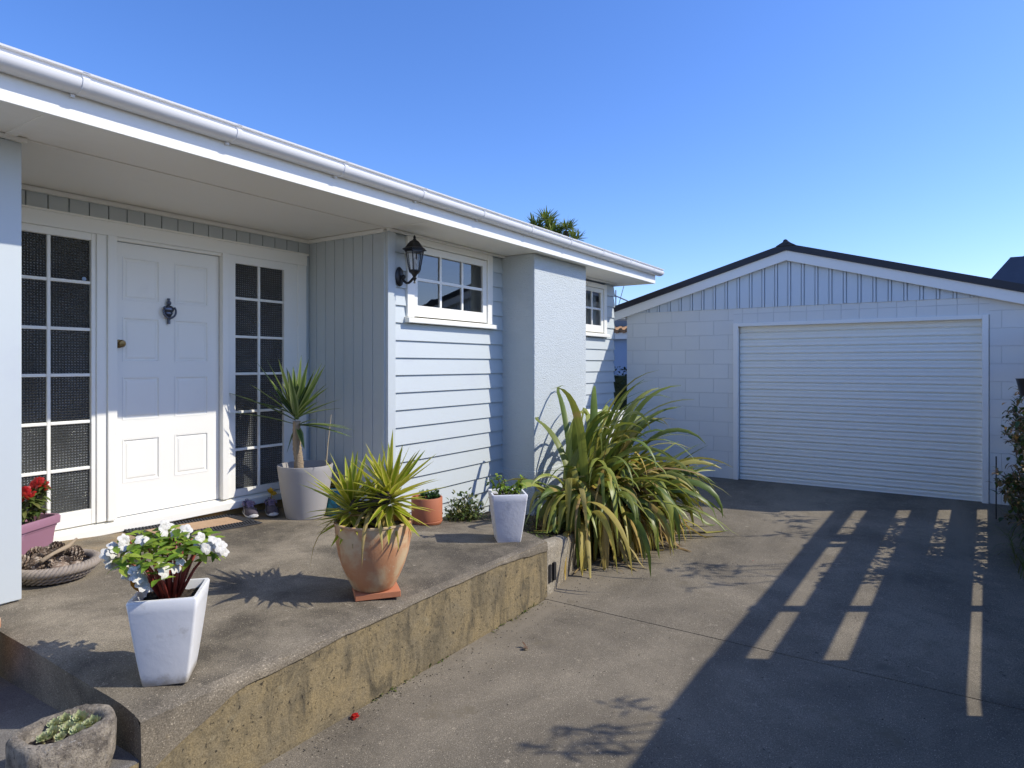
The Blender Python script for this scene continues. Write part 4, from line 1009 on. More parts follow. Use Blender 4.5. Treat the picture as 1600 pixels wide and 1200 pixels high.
for i in range(13):
    p = cpl + ux * R.uniform(-.05, .15) + uy * R.uniform(-.05, .05); hgt = R.uniform(.14, .27)
    base = Vector((p.x, p.y, z0 + .22)); top = base + Vector((R.uniform(-.06, .06), R.uniform(-.06, .06), hgt)); st.tube([base, base.lerp(top, .5) + rdir() * .012, top], [.005, .004, .002], 6)
    for q in range(24):
        t = R.uniform(.3, 1); d = rdir(-.5); leaf(lf, base.lerp(top, t), d, UPV, R.uniform(.035, .065), R.uniform(.011, .017), .35)
    if i < 9:
        fl = MB()
        for q in range(3): flower5(fl, top + rdir() * .02 + Vector((0, 0, .02)), Vector((-FW.x, -FW.y, .3)) + rdir() * .7, R.uniform(.02, .03))
        fl.build('flower_cluster', 'redpetal', pp)
for du, dv in ((.02, .25), (.07, .235), (-.03, .20), (-.04, .27)):
    c = Vector((cpl.x, cpl.y, z0 + .22)) + RT * du + UPV * dv - FW * .05
    fl = MB()
    for q in range(3): flower5(fl, c + rdir() * .012, -FW + rdir() * .6, R.uniform(.018, .028))
    fl.build('flower_cluster', 'redpetal', pp)
st.build('stems', 'stem_brown', pp); lf.build('leaves', 'leafdark', pp)

# ------------------------------------------------------------------ wicker bowl of pine cones
bx_, by_ = 1.625, 4.20; z0 = pz(bx_, by_)
bk = thing('wicker_bowl', (bx_, by_, z0), 'shallow grey wicker bowl heaped with pine cones on the porch', 'basket')
b = MB(); b.lathe([(.005, .004), (.13, .004), (.15, .012), (.175, .035), (.195, .065), (.185, .068), (.165, .04), (.14, .022), (.005, .02)], 40, (bx_, by_, z0)); b.build('bowl', 'wicker', bk, smooth=True, ang=0)
for lvl, (rr, zz, rw, ns, tw) in enumerate(((.203, .078, .017, 4, 15), (.186, .045, .010, 3, 14), (.165, .022, .009, 3, 12))):
    b = MB()
    for s_ in range(ns):
        pts = [(bx_ + (rr + rw * math.cos(tw * a + s_ * 2 * PI / ns)) * math.cos(a), by_ + (rr + rw * math.cos(tw * a + s_ * 2 * PI / ns)) * math.sin(a), z0 + zz + rw * math.sin(tw * a + s_ * 2 * PI / ns)) for a in [2 * PI * i / 160 for i in range(161)]]
        b.tube(pts, rw * .72, 6, False)
    b.build('woven_rim' if lvl == 0 else 'woven_band', 'wicker', bk, smooth=True, ang=0)
# one pine cone
def cone_mesh():
    mb = MB(); n = 70
    for i in range(n):
        t = i / n; a = i * 2.39996; z = -.042 + .084 * t; r_ = .030 * (math.sin(PI * (.18 + .76 * t)) ** .8)
        d = Vector((math.cos(a), math.sin(a), .15 + .9 * t)).normalized(); p = Vector((0, 0, z * .8)); ln = r_ + .006
        side = Vector((-math.sin(a), math.cos(a), 0)); e = p + d * ln; up = Vector((0, 0, 1))
        w_ = .0095 * (1 - .35 * t)
        mb.add([p - side * .002, p + side * .002, e + side * w_ - up * .001, e - side * w_ - up * .001, e + side * w_ * .6 + d * .004 + up * .003, e - side * w_ * .6 + d * .004 + up * .003, p + up * .003], [(0, 1, 2, 3), (3, 2, 4, 5), (5, 4, 6)])
    mb.lathe([(.001, -.036), (.012, -.03), (.014, 0), (.008, .03), (.001, .04)], 8)
    return mb
first = None
cpos = [(-.06, .05, .105, .9), (.0, .10, .10, 1.05), (.06, .09, .125, 1.1), (-.10, -.02, .09, 1.0), (.03, -.06, .075, 1.0), (-.035, -.085, .07, .9), (.115, .0, .095, 1.0), (.0, .0, .12, 1.1), (-.05, .12, .12, 1.1), (.09, -.06, .07, .85), (-.13, .04, .10, 1.0), (.13, .07, .10, 1.0)]
clab = ['pine cone lying on its side at the middle of the bowl heap', 'pine cone at the back of the heap against the planter', 'large open pine cone topmost at the right back of the heap', 'pine cone tucked behind the corner board at the left of the bowl', 'pine cone at the front of the bowl just above the woven rim', 'small pine cone at the front left of the bowl by the rim', 'pine cone at the right of the heap beside the driftwood', 'pine cone crowning the middle of the heap', 'tall upright pine cone at the back left beneath the planter', 'smallest pine cone at the front right inside the rim', 'pine cone at the far left of the bowl', 'pine cone at the far right edge of the bowl']
for i, (x, y, z, s_) in enumerate(cpos):
    if i == 0: first = cone_mesh().build('pine_cone', 'cone'); o = first
    else: o = first.copy(); COL.objects.link(o)
    o.location = (bx_ + x, by_ + y, z0 + z); o.scale = (s_ * 1.15,) * 3; o.rotation_euler = (R.uniform(.3, 1.6), R.uniform(-.6, .6), R.uniform(0, 6.2))
    tag(o, clab[i], 'pine cone', 'pine cones heaped in the wicker bowl')
b = MB(); b.tube([(bx_ - .10, by_ - .09, z0 + .13), (bx_ - .03, by_ - .07, z0 + .155), (bx_ + .06, by_ - .02, z0 + .165), (bx_ + .13, by_ + .04, z0 + .185)], [.013, .010, .014, .006], 8)
tag(b.build('driftwood_stick', 'driftwood', smooth=True, ang=0), 'pale crooked piece of driftwood lying across the pine cones', 'stick')
for (x, y, z, s_), lb in (((-.02, -.12, .085, 1.0), 'smooth pale seed pod at the front of the wicker bowl'), ((.07, -.10, .075, .7), 'small round seed pod at the front right of the wicker bowl')):
    b = MB(); b.sphere((bx_ + x, by_ + y, z0 + z), .032 * s_, 12, 8, sx=1.5, sz=.8); tag(b.build('seed_pod', 'cone', smooth=True), lb, 'seed pod')

# terracotta pot just entering the frame at the left
b = MB(); b.lathe([(.005, 0), (.085, 0), (.10, .01), (.135, .12), (.155, .22), (.158, .27), (.165, .272), (.165, .30), (.15, .30), (.14, .2), (.005, .2)], 40, (1.0, 3.585, .115))
tag(b.build('terracotta_pot', 'terracotta', smooth=True, ang=45), 'pale terracotta pot partly in view on the lower path at the left edge', 'pot')

# ------------------------------------------------------------------ door mat
dm = thing('door_mat', (2.75, 4.7, pz(2.75, 4.7)), 'coir door mat with a scrolled black rubber border in front of the white door', 'doormat')
def matpt(u, v, dz_=0):
    x, y = lerp(2.33, 3.18, u), lerp(4.49, 4.905, v); return (x, y, pz(x, y) + dz_)
def matbox(mb, u0, u1, v0, v1, h0, h1):
    mb.hexa([matpt(u0, v0, h0), matpt(u1, v0, h0), matpt(u1, v1, h0), matpt(u0, v1, h0)], [matpt(u0, v0, h1), matpt(u1, v0, h1), matpt(u1, v1, h1), matpt(u0, v1, h1)])
b = MB(); matbox(b, 0, 1, 0, 1, .005, .011)
bw, bh = .12, .25
for i in range(34):
    for v in (.05, .13, .21):
        u = (i + .5 + (.5 if .1 < v < .2 else 0)) / 35; matbox(b, u - .009, u + .006, v - .025, v + .02, .011, .018)
        matbox(b, u - .009, u + .006, 1 - v - .02, 1 - v + .025, .011, .018)
for i in range(13):
    v = .26 + i * .04
    for u in (.02, .055, .09): 
        vv = v + (.02 if u > .03 else 0); matbox(b, u - .012, u + .012, vv - .012, vv + .016, .011, .018); matbox(b, 1 - u - .012, 1 - u + .012, vv - .012, vv + .016, .011, .018)
b.build('rubber_border', 'rubber', dm)
b = MB(); matbox(b, bw, 1 - bw, bh, 1 - bh, .010, .0165); b.build('coir_centre', 'coir', dm)

# ------------------------------------------------------------------ shoes
def make_shoe(x, y, rz, label):
    z0 = pz(x, y); t_ = thing('shoe', (0, 0, 0), label, 'shoe', 'pair of shoes by the door')
    # toe at +x, heel at -x; length .215
    secs = [(-.100, .020, .058, .012), (-.088, .031, .066, .006), (-.06, .034, .068, .002), (-.02, .034, .060, 0), (.02, .038, .052, 0), (.055, .041, .044, 0), (.085, .036, .036, .002), (.102, .024, .026, .006), (.110, .010, .018, .010)]
    so_ = MB(); rings = []
    for sx_, hw, hh, lift in secs:
        w2 = hw + .005
        rings.append([(sx_ * 1.03, -w2, lift), (sx_ * 1.03, w2, lift), (sx_ * 1.03, w2 + .003, lift + .030), (sx_ * 1.03, -w2 - .003, lift + .030)])
    so_.loft(rings, True, True); so_.build('sole', 'sole', t_, smooth=True, ang=50, sub=1)
    up = MB(); rings = []
    for sx_, hw, hh, lift in secs:
        r_ = []
        for k_ in range(11):
            a = PI * k_ / 10; yy = hw * math.cos(a); zz = .022 + hh * math.sin(a) ** .75
            if -.085 < sx_ < .0: zz = min(zz, .016 + hh * (1.0 if abs(yy) > hw * .62 else .55))
            r_.append((sx_, yy, zz))
        rings.append(r_)
    up.loft(rings, False, False); up.build('upper', 'shoe', t_, smooth=True, ang=60, sub=1)
    tg = MB(); tg.loft([[(.045, -.016, .058), (.045, .016, .058)], [(.015, -.019, .072), (.015, .019, .072)], [(-.012, -.021, .085), (-.012, .021, .085)], [(-.028, -.02, .097), (-.028, .02, .097)]], False, False)
    tg.tube([(-.010, -.034, .074), (-.05, -.036, .080), (-.085, -.026, .084), (-.097, 0, .086), (-.085, .026, .084), (-.05, .036, .080), (-.010, .034, .074)], .006, 6)
    tg.tube([(-.09, -.008, .085), (-.104, -.008, .098), (-.104, .008, .098), (-.09, .008, .085)], .003, 5)
    tg.build('tongue_and_collar', 'lilac', t_, smooth=True, ang=0)
    lc = MB()
    for i in range(4):
        xx = .045 - i * .018; lc.tube([(xx, -.024, .052 + i * .008), (xx - .004, 0, .064 + i * .009), (xx, .024, .052 + i * .008)], .0028, 5)
    lc.build('laces', 'lilac', t_, smooth=True, ang=0)
    for sgn in (-1, 1):
        ac = MB()
        ac.add([(.03, sgn * .0405, .03), (.015, sgn * .0385, .055), (.004, sgn * .0375, .052), (.018, sgn * .040, .028)], [(0, 1, 2, 3)])
        ac.add([(.005, sgn * .039, .03), (-.008, sgn * .0375, .052), (-.016, sgn * .0372, .048), (-.006, sgn * .039, .028)], [(0, 1, 2, 3)])
        ac.build('side_flash', 'sole', t_)
    t_.location = (x, y, z0 + .006); t_.rotation_euler = (0, 0, rz); t_.scale = (1.22, 1.22, 1.22)
    return t_
make_shoe(3.255, 4.76, math.radians(-112), 'dark sneaker with lilac lining next to the doormat')
make_shoe(3.43, 4.72, math.radians(-118), 'dark sneaker with lilac lining next to the grey pot')

# ------------------------------------------------------------------ stone trough with rosettes
sx_, sy_ = 1.04, 2.615; z0 = .085
tr_ = thing('stone_trough', (sx_, sy_, z0), 'rough pitted oval stone trough planted with pale succulent rosettes on the lower path', 'planter')
b = MB(); n = 56; rings = []
def oval(f, z, jit, oy=0):
    return [(sx_ + .158 * f * math.copysign(abs(math.cos(a)) ** .85, math.cos(a)) * (1 + .05 * math.sin(3 * a + 1)) + R.uniform(-jit, jit), sy_ + oy + .125 * f * math.copysign(abs(math.sin(a)) ** .85, math.sin(a)) * (1 + .05 * math.cos(2 * a)) + R.uniform(-jit, jit), z0 + z + R.uniform(-jit, jit)) for a in [2 * PI * j / n for j in range(n)]]
rings = [oval(.86, 0, .001), oval(.95, .012, .003), oval(1.0, .05, .003), oval(1.02, .10, .003), oval(1.02, .15, .003), oval(1.0, .178, .003), oval(.94, .190, .003), oval(.82, .191, .003), oval(.75, .183, .003), oval(.71, .165, .002), oval(.68, .13, .001)]
b.loft(rings, True, True); b.build('trough', 'stone', tr_, smooth=True, ang=0)
b = MB(); b.loft([oval(.70, .142, .003), oval(.3, .148, .004), oval(.02, .148, .001)], True, True); b.build('soil', 'soil', tr_)
ros = [(-0.032, 0.004),(0.034, 0.069),(0.066, 0.029),(0.084, -0.038),(0.013, -0.007),(0.024, -0.052),(-0.064, 0.002),(-0.002, 0.068),(-0.025, -0.043),(0.062, -0.035)]
for i, (dx, dy) in enumerate(ros):
    s_ = (1.1, .95, 1.2, 1.05, 1.0, 1.0, .7, .85, .7, .75)[i]
    b = MB(); c = Vector((sx_ + dx, sy_ + dy, z0 + .170)); nL = 32
    ax = (UPV * 1.0 - FW * .75 + rdir() * .25).normalized(); e1 = ax.cross(Vector((.3, 1, .1))).normalized(); e2 = ax.cross(e1)
    b.tube([c - UPV * .025 + FW * .01, c], [.005, .006], 6)
    for q in range(nL):
        t = (q + .5) / nL; a = q * 2.39996; el = lerp(1.25, .08, t ** .7)
        d = (e1 * math.cos(a) + e2 * math.sin(a)) * math.cos(el) + ax * math.sin(el)
        leaf(b, c + ax * .006 * (1 - t), d, ax, .0315 * s_ * (.35 + .65 * t), .0135 * s_ * (.5 + .5 * t), -.3, 4)
    b.build('rosette', 'rosette', tr_)

# ------------------------------------------------------------------ flax clump
fx, fy = 5.75, 2.86
fc = thing('flax_clump', (fx, fy, -.14), 'big arching flax clump with yellow dying leaves in the bed beside the driveway', 'plant')
gz = lambda x, y: dz(x) if (y < 2.5 + max(0, min(x - 4.2, 1.2)) * .2 or x > 5.5) else .2 - .13 * max(0, x - 4.3)
g_ = MB(); d_ = MB()
for i in range(200):
    a0 = R.random() * 6.28; rr = math.sqrt(R.random())
    p = Vector((fx + .46 * rr * math.cos(a0), fy + .26 * rr * math.sin(a0), -.08))
    az = a0 + R.uniform(-.7, .7)
    if R.random() < .45: az = R.uniform(-3.2, .2)
    pt = R.uniform(.95, 1.5); ln = R.uniform(.9, 1.5) * (1.0 if math.sin(az) < .3 else .75)
    if p.y > 2.9 and math.sin(az) > .4: ln *= .7; pt = max(pt, 1.25)
    strap(g_, p, az, pt, ln, R.uniform(.026, .046), R.uniform(1.7, 3.1), 14, R.uniform(.1, .4), R.uniform(1.3, 2.4), gz, R.uniform(.5, .75), (R.uniform(.45, .75), R.uniform(.5, 1.2)) if R.random() < .4 else None, 3.50, R.uniform(-.5, .5))
for i in range(38):    # tall leaves reaching above the clump, bent over at the tip
    az = R.uniform(-2.9, 1.2); p = Vector((fx + R.uniform(-.38, .45), fy + R.uniform(-.1, .2), -.08))
    strap(g_, p, az, R.uniform(1.30, 1.54), R.uniform(1.35, 1.9), R.uniform(.028, .042), R.uniform(1.2, 2.8), 16, .3, R.uniform(2, 3.4), gz, .65, None, 3.50, R.uniform(-.3, .3))
for i in range(34):    # right-hand fan lying out over the driveway
    az = R.uniform(-1.5, -.1); p = Vector((fx + R.uniform(0, .45), fy + R.uniform(-.25, .1), -.06))
    strap(g_, p, az, R.uniform(.6, 1.25), R.uniform(1.0, 1.5), R.uniform(.022, .036), R.uniform(1.0, 2.4), 14, .3, R.uniform(1.2, 2), gz, .65, None, 3.50, R.uniform(-.3, .3))
for i in range(22):
    p = Vector((fx + R.uniform(-.1, .5), fy + R.uniform(-.05, .22), -.06))
    strap(g_, p, R.uniform(-2.8, .3), R.uniform(1.38, 1.55), R.uniform(1.25, 1.65), R.uniform(.026, .04), R.uniform(.9, 2.6), 15, .3, R.uniform(2.2, 3.6), gz, .65, None, 3.25, R.uniform(-.3, .3))
for i in range(10):
    az = R.uniform(-1.3, -.5); p = Vector((fx + R.uniform(.1, .4), fy + R.uniform(-.1, .1), -.06))
    strap(g_, p, az, R.uniform(.75, .95), R.uniform(1.2, 1.45), R.uniform(.02, .03), R.uniform(.3, .7), 12, .3, 1.5, gz, .6, None, 3.50)
for i in range(120):
    az = R.uniform(-3.2, -.1); a0 = R.random() * 6.28; rr = math.sqrt(R.random())
    p = Vector((fx + .46 * rr * math.cos(a0), fy - .06 + .22 * rr * math.sin(a0), R.uniform(-.05, .3)))
    strap(d_, p, az, R.uniform(.7, 1.4), R.uniform(.6, 1.15), R.uniform(.016, .036), R.uniform(2.4, 3.4), 13, R.uniform(.2, .7), R.uniform(.8, 1.5), gz, .55, None, 3.5, R.uniform(-.4, .4))
for i in range(190):
    th = R.uniform(-3.1, -.1); hh = R.uniform(.1, .55); rr = R.uniform(.35, .62) - .25 * hh
    p = Vector((fx + (rr + .1) * math.cos(th), fy + rr * .62 * math.sin(th), hh))
    strap(d_ if i % 5 else g_, p, th + R.uniform(-.7, .7), R.uniform(-.3, .8), R.uniform(.35, 1.0), R.uniform(.012, .034), R.uniform(1.2, 2.4), 12, R.uniform(.1, .7), R.uniform(.5, 1.1), gz, .5, (R.uniform(.3, .7), R.uniform(.3, 1)) if R.random() < .4 else None, 3.45, R.uniform(-.8, .8))
for i in range(5):     # long tan leaves dropping to the kerb and beside the white pot
    strap(d_, (fx - .25 - .11 * i, fy - .2 + .05 * (i % 3), .1 + .12 * (i % 3)), math.radians(178 + 13 * i), R.uniform(.7, 1.2), R.uniform(.9, 1.2), R.uniform(.018, .028), R.uniform(2.2, 2.8), 14, .2, R.uniform(1, 1.5), gz, .6, None, None, R.uniform(-.4, .4))
g_.build('green_leaves', 'flax', fc, smooth=True, ang=0); d_.build('dead_leaves', 'flaxdead', fc, smooth=True, ang=0)
# dry litter on the concrete under the clump
b = MB()
for i in range(90):
    a = R.uniform(-2.9, -.1); rr = R.uniform(.45, .95); x, y = fx + .05 + 1.0 * rr * math.cos(a), fy + .78 * rr * math.sin(a)
    az = R.uniform(0, 6.28); ln = R.uniform(.06, .3); z = gz(x, y) + .006
    b.ribbon([(x, y, z), (x + ln * .5 * math.cos(az), y + ln * .5 * math.sin(az), z + R.uniform(0, .02)), (x + ln * math.cos(az + .25), y + ln * math.sin(az + .25), z + .002)], [R.uniform(.003, .009)] * 3, None, .3)
tag(b.build('leaf_litter', 'drygrass'), 'dry strappy leaf litter scattered on the concrete under the flax', 'leaf litter', kind='stuff')

# small shrub against the weatherboards, dry tuft near the kerb
def bush(name, c, rx, ry, rz_, n, lw, ll, m, label, cat, stems=8, mbr='stem_brown'):
    t_ = thing(name, c, label, cat); st = MB(); lf = MB()
    for i in range(stems):
        d = rdir(.15); e = Vector(c) + Vector((d.x * rx, d.y * ry, abs(d.z) * rz_)); st.tube([c, Vector(c).lerp(e, .5) + rdir() * .02, e], [.005, .004, .002], 5)
    for i in range(n):
        d = rdir(-.15); r_ = R.uniform(.45, 1.05) * (.85 + .25 * math.sin(d.x * 7 + d.z * 5 + d.y * 6)); p = Vector(c) + Vector((d.x * rx * r_, d.y * ry * r_, max(0, d.z * rz_ * r_)))
        leaf(lf, p, (d + rdir() * .9), UPV, ll * R.uniform(.6, 1.2), lw * R.uniform(.7, 1.2), .3, 3)
    st.build('stems', mbr, t_); lf.build('leaves', m, t_)
    return t_
bush('small_shrub', (4.62, 3.60, .13), .25, .2, .28, 1000, .0125, .042, 'leafdark', 'small leafy green shrub growing between the orange pot and the weatherboards', 'shrub')
bush('dry_tuft', (4.85, 2.95, .10), .10, .10, .16, 260, .003, .04, 'drygrass', 'small brownish dry tuft growing behind the concrete kerb', 'plant', 22)
b = MB()
for i in range(420):
    x = R.uniform(4.35, 5.3); y = R.uniform(2.62 + (x - 4.2) * .2, 3.4); xx = x + .3 * max(0, (y - 2.6)); z = .19 - .13 * max(0, xx - 4.3)
    leaf(b, (xx, y, z), rdir(.0), UPV, R.uniform(.015, .035), .006, .3, 3)
tag(b.build('ground_cover', 'leafdark'), 'low weedy ground cover over the soil behind the kerb', 'ground cover', kind='stuff')

# white cabinet at the far end of the house wall
wc = thing('white_cabinet', (7.3, 3.6, dz(7.3)), 'low white cabinet against the house wall beyond the chimney, half hidden by the flax', 'cabinet')
b = MB(); b.box(6.96, 7.66, 3.30, 3.93, dz(7.3) - .02, .95); b.build('body', 'white', wc, bevel=.01)
b = MB(); b.box(6.945, 7.675, 3.285, 3.935, .951, .98); b.build('lid', 'white', wc, bevel=.008)

# ------------------------------------------------------------------ bits on the drive
def debris(name, x, y, n, m, ln, label, cat, flower=False):
    b = MB(); z = dz(x) + .006
    for i in range(n):
        if flower: flower5(b, (x + R.uniform(-.015, .015), y + R.uniform(-.015, .015), z + .008), UPV + rdir() * .6, ln)
        else: leaf(b, (x + R.uniform(-.02, .02), y + R.uniform(-.02, .02), z + .004), Vector((R.uniform(-1, 1), R.uniform(-1, 1), .12)), UPV, ln, ln * .3, -.2)
    tag(b.build(name, m), label, cat)
b = MB()
for i in range(150):
    x = 1.4 + 2.9 * R.random() ** .8; y = 2.495 - abs(R.gauss(0, .012)); z = -.197
    if math.sin(x * 5.3) + .6 * math.sin(x * 13) < .1: continue
    leaf(b, (x, y, z), Vector((R.uniform(-1, 1), R.uniform(-1, .1), R.uniform(.2, 1))), UPV, R.uniform(.01, .03), R.uniform(.003, .007), .3, 3)
tag(b.build('step_weeds', 'leafdark'), 'tiny weeds growing along the foot of the concrete step', 'weeds', kind='stuff')
b = MB()
for i in range(520):
    if i % 3: x = R.uniform(1.3, 5.4); y = 2.47 - abs(R.gauss(0, .10))
    else: x = R.uniform(1.2, 8.5); y = R.uniform(-.6, 2.45)
    r_ = R.uniform(.0015, .0045); z = dz(x) + .001
    b.add([(x - r_, y - r_ * .6, z), (x + r_, y - r_ * .8, z), (x + r_ * .4, y + r_, z), (x, y, z + r_ * 1.1)], [(0, 1, 3), (1, 2, 3), (2, 0, 3)])
tag(b.build('grit', 'bed'), 'fine grit and crumbs of soil scattered on the drive', 'grit', kind='stuff')
debris('fallen_flower', 2.245, 2.44, 2, 'redpetal', .022, 'fallen red flower on the concrete at the foot of the step', 'flower', True)
debris('dead_leaf', 3.41, 2.152, 3, 'leafdebris', .035, 'curled brown dead leaf lying on the drive near the middle of the step', 'leaf')
debris('fallen_petal', 5.77, 1.36, 1, 'redpetal', .022, 'tiny red petal lying on the sunlit drive left of the shadow', 'petal')

# ------------------------------------------------------------------ right-hand fence (casts the barred shadow)
fn = thing('slat_fence', (6, -1.05, -.2), 'brown horizontal board fence with open gaps along the right side of the drive', 'fence')
YF = -1.05
for i, x in enumerate((-3.2, -1.6, 0, 1.7, 3.4, 4.42, 6.05, 7.68, 9.25)):
    b = MB(); b.box(x - .045, x + .045, YF + .014, YF + .07, -.4, 1.93); b.build('post', 'fence', fn)
gaps = [(.635, .745), (.945, 1.075), (1.295, 1.43), (1.68, 1.81)]
edges = [-.25] + [z for g in gaps for z in g] + [1.97]
b = MB()
for i in range(0, len(edges), 2):
    z0_, z1_ = edges[i], edges[i + 1]; b.box(4.45, 9.3, YF - .012, YF + .012, z0_, z1_)
for i in range(33):
    x = -3.3 + i * .2375; b.box(x, x + .233, YF - .011, YF + .011, -.25, 1.95 + .004 * (i % 3))
for zg in gaps[1:2]: b.box(5.26, 7.35, YF + .0125, YF + .03, zg[0] - .03, zg[1] + .03)  # unseen cover board added to block sun through this gap
b.box(4.45, 5.20, YF + .0125, YF + .03, .80, 1.96); b.box(5.2, 5.30, YF + .0125, YF + .03, .8, 1.1); b.box(4.45, 6.9, YF + .0125, YF + .03, .60, .648)  # more added covers, trimming where bars of sun reach the drive
b.build('board_panel', 'fence', fn)

# climbing shrub on the fence at the right edge, grass at its foot, black planter on top
cl = thing('climbing_shrub', (7.6, -.85, dz(7.6)), 'straggly climbing shrub with dry brown seed heads at the right edge beside the garage', 'shrub')
st = MB(); lf = MB(); dh = MB()
for i in range(26):
    x = R.uniform(6.3, 8.4); base = Vector((x, -.82, dz(x))); top = base + Vector((R.uniform(-.3, .2), R.uniform(.0, .38), R.uniform(.5, 1.45))); mid = base.lerp(top, .5) + rdir() * .08
    st.tube([base, mid, top], [.011, .008, .003], 6)
    for q in range(4):
        t = R.uniform(.4, 1); p = base.lerp(top, t); e = p + Vector((R.uniform(-.2, .15), R.uniform(-.05, .16), R.uniform(-.1, .15))); st.tube([p, p.lerp(e, .5) + UPV * .02, e], [.004, .003, .002], 4)
        for r_ in range(14): leaf(lf, p.lerp(e, R.random()) + rdir() * .05, rdir(-.7), UPV, R.uniform(.04, .08), R.uniform(.012, .022), .45)
        if R.random() < .6:
            dh = MB()
            for r_ in range(9): leaf(dh, e, rdir(-.3), UPV, .045, .010, .4, 3)
            dh.build('seed_head', 'drygrass', cl)
for i in range(1500):
    x = R.uniform(6.4, 8.5); z = R.uniform(.0, 1.38) + dz(x); y = -.80 + R.uniform(-.15, .26) * (.7 + .4 * math.sin(z * 5 + x * 4)) + .05 * math.sin(x * 6)
    leaf(lf, (x, y, z), rdir(-.7), UPV, R.uniform(.035, .075), R.uniform(.011, .02), .4)
st.build('stems', 'stem_brown', cl); lf.build('leaves', 'climber', cl)
fv = thing('fence_vine', (6.5, -1.05, 1.9), 'thin leafy vine shoots reaching above the top of the board fence', 'vine')
st = MB(); lf = MB()
for x0_, z1_, n_ in ((7.1, 2.75, 3), (6.75, 2.5, 3), (8.2, 2.3, 3), (8.7, 2.35, 3), (4.35, 2.42, 3), (4.15, 2.3, 2), (3.6, 2.25, 2)):
    for q in range(n_):
        p = Vector((x0_ + R.uniform(-.1, .1), -1.05, 1.85)); e = Vector((x0_ + R.uniform(-.3, .3), -1.05 + R.uniform(-.1, .2), z1_ + R.uniform(-.2, .05))); mid = p.lerp(e, .5) + rdir() * .04
        st.tube([p, mid, e], [.006, .004, .002], 5)
        for r_ in range(12): leaf(lf, mid.lerp(e, R.random()) + rdir() * .04, rdir(-.5), UPV, R.uniform(.05, .12), R.uniform(.008, .016), .35, 4)
st.build('stems', 'stem_brown', fv); lf.build('leaves', 'climber', fv)
b = MB(); b.lathe([(.005, 0), (.09, 0), (.12, .15), (.125, .16), (.115, .16), (.10, .05), (.005, .05)], 20, (7.75, -.68, 1.27))
tag(b.build('black_planter', 'black', smooth=True, ang=40), 'small black plastic planter perched on top of the climbing shrub', 'pot')
b = MB()
for i in range(150):
    x = R.uniform(6.3, 7.9); p = (x, -.62 + R.uniform(-.2, .14), dz(x)); strap(b, p, R.uniform(0, 6.28), R.uniform(.9, 1.45), R.uniform(.15, .42), .004, R.uniform(1, 2.6), 7, .2, 1.4, lambda x, y: dz(x))
tag(b.build('grass_tuft', 'leafdark'), 'long green grass growing at the foot of the climbing shrub', 'grass', kind='stuff')
b = MB(); b.tube([(8.3, -.44, -.03), (8.3, -.44, .62)], .006, 6); tag(b.build('garden_stake', 'black'), 'thin dark stake standing in front of the garage wall near the climbing shrub', 'stake')

# ------------------------------------------------------------------ background
# yucca tree behind the roof
yt = thing('yucca_tree', (13.0, 7.7, -.4), 'branched yucca tree with spiky leaf heads showing above the house roof', 'tree')
hds = [(13.0, 7.98, 4.80, .33), (13.0, 7.68, 4.90, .36), (13.0, 7.55, 4.68, .33), (13.0, 7.82, 4.62, .33), (13.0, 7.16, 4.66, .30), (13.0, 6.94, 4.40, .27), (12.9, 7.42, 4.52, .3), (13.1, 7.25, 4.40, .26), (13, 7.75, 4.45, .3)]
b = MB(); b.tube([(13, 7.7, -.4), (13, 7.65, 1.5), (13, 7.6, 3)], [.25, .2, .16], 10)
for x, y, z, r_ in hds: b.tube([(13, 7.6, 2.9), ((13 + x) / 2, (7.6 + y) / 2, 3.8), (x, y, z - .05)], [.12, .08, .05], 7)
b.build('trunk', 'darkbark', yt)
b = MB()
for x, y, z, r_ in hds:
    for i in range(80):
        d = rdir(-.55); c = Vector((x + R.uniform(-.15, .15), y, z)); spear(b, c + d * .03, c + d * r_ * R.uniform(.8, 1.1), .022, .02, .3, 4)
b.build('crown', 'palm', yt)

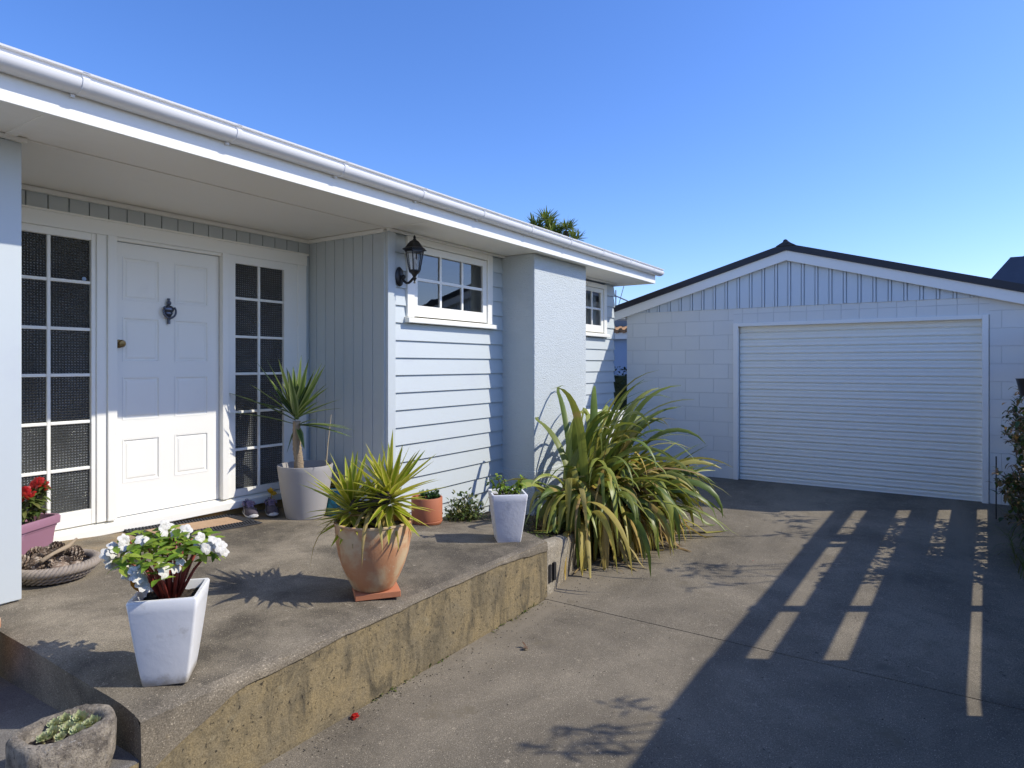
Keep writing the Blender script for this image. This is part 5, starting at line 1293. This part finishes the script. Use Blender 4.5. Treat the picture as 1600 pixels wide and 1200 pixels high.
nb = thing('neighbour_house', (15, 6.5, -.4), 'neighbouring blue house with orange tiled verge seen through the gap beside the garage', 'house')
b = MB(); b.box(15, 20, 5.6, 9.6, -.4, 2.27); b.build('wall', 'neigh_blue', nb)
b = MB(); b.box(14.86, 14.9, 5.4, 9.8, 2.20, 2.36); b.build('fascia', 'white', nb)
b = MB()
for i in range(24):
    y = 5.4 + i * .18; b.tube([(14.84, y, 2.41), (15.35, y, 2.50)], .062, 8); b.tube([(14.80, y + .09, 2.38), (15.35, y + .09, 2.47)], .05, 6)
rf = b.build('tiled_roof', 'tile', nb)
b = MB(); b.box(15.4, 19.5, 5.7, 9.5, 2.27, 2.80); b.build('upper_wall', 'neigh_grey', nb)
b = MB()
hg = thing('hedge', (11.6, 5.3, -.4), 'dark clipped hedge in the gap between the house and the garage', 'hedge')
b = MB(); b.box(11.2, 12.2, 4.7, 6.2, -.4, 1.35); b.build('hedge_body', 'hedge', hg)
b = MB()
for i in range(1600):
    p = Vector((R.uniform(11.05, 11.4), R.uniform(4.6, 6.2), R.uniform(-.3, 1.53 + .04 * math.sin(i)))); leaf(b, p, rdir(-.4), UPV, .07, .024, .3, 3)
b.build('leaves', 'hedge', hg)
an = thing('antenna', (16.5, 7.55, 2.93), 'thin roof antenna above the neighbouring house in the gap', 'antenna')
b = MB(); b.tube([(16.5, 7.55, 2.5), (16.5, 7.55, 3.62)], .018, 6); b.tube([(16.5, 7.2, 3.3), (16.5, 7.9, 3.62)], .02, 6); b.tube([(16.5, 7.3, 3.75), (16.5, 7.5, 3.1)], .01, 5); b.build('mast', 'neigh_grey', an)

sh = thing('slate_house', (18, -3, -.4), 'dark slate hipped roof of a house rising behind the right end of the garage', 'house')
b = MB(); b.box(17.2, 22.8, -7.8, -.6, -.4, 2.9); b.build('wall', 'neigh_grey', sh)
b = MB(); b.add([(16.9, -8, 2.9), (16.9, -.45, 2.9), (23, -.45, 2.9), (23, -8, 2.9), (17.3, -7, 3.84), (17.3, -1.16, 3.84), (22, -1.16, 3.84), (22, -7, 3.84)], [(0, 3, 2, 1), (4, 5, 6, 7), (1, 0, 4, 5)[::-1], (2, 1, 5, 6)[::-1], (3, 2, 6, 7)[::-1], (0, 3, 7, 4)[::-1]])
b.build('roof', 'slate', sh)
tt = thing('far_tree', (27, -2.6, -.4), 'small green tree top just showing at the right edge beyond the slate roof', 'tree')
b = MB(); b.tube([(27, -2.6, -.4), (27, -2.6, 3), (27, -2.5, 5)], [.2, .15, .06], 8); b.build('trunk', 'darkbark', tt)
b = MB()
for i in range(1500):
    d = rdir(); p = Vector((27, -2.75, 4.6)) + Vector((d.x * .9, d.y * .75, d.z * .85)) * R.uniform(.4, 1.0); leaf(b, p, rdir(), UPV, .13, .05, .3, 3)
b.build('crown', 'climber', tt)
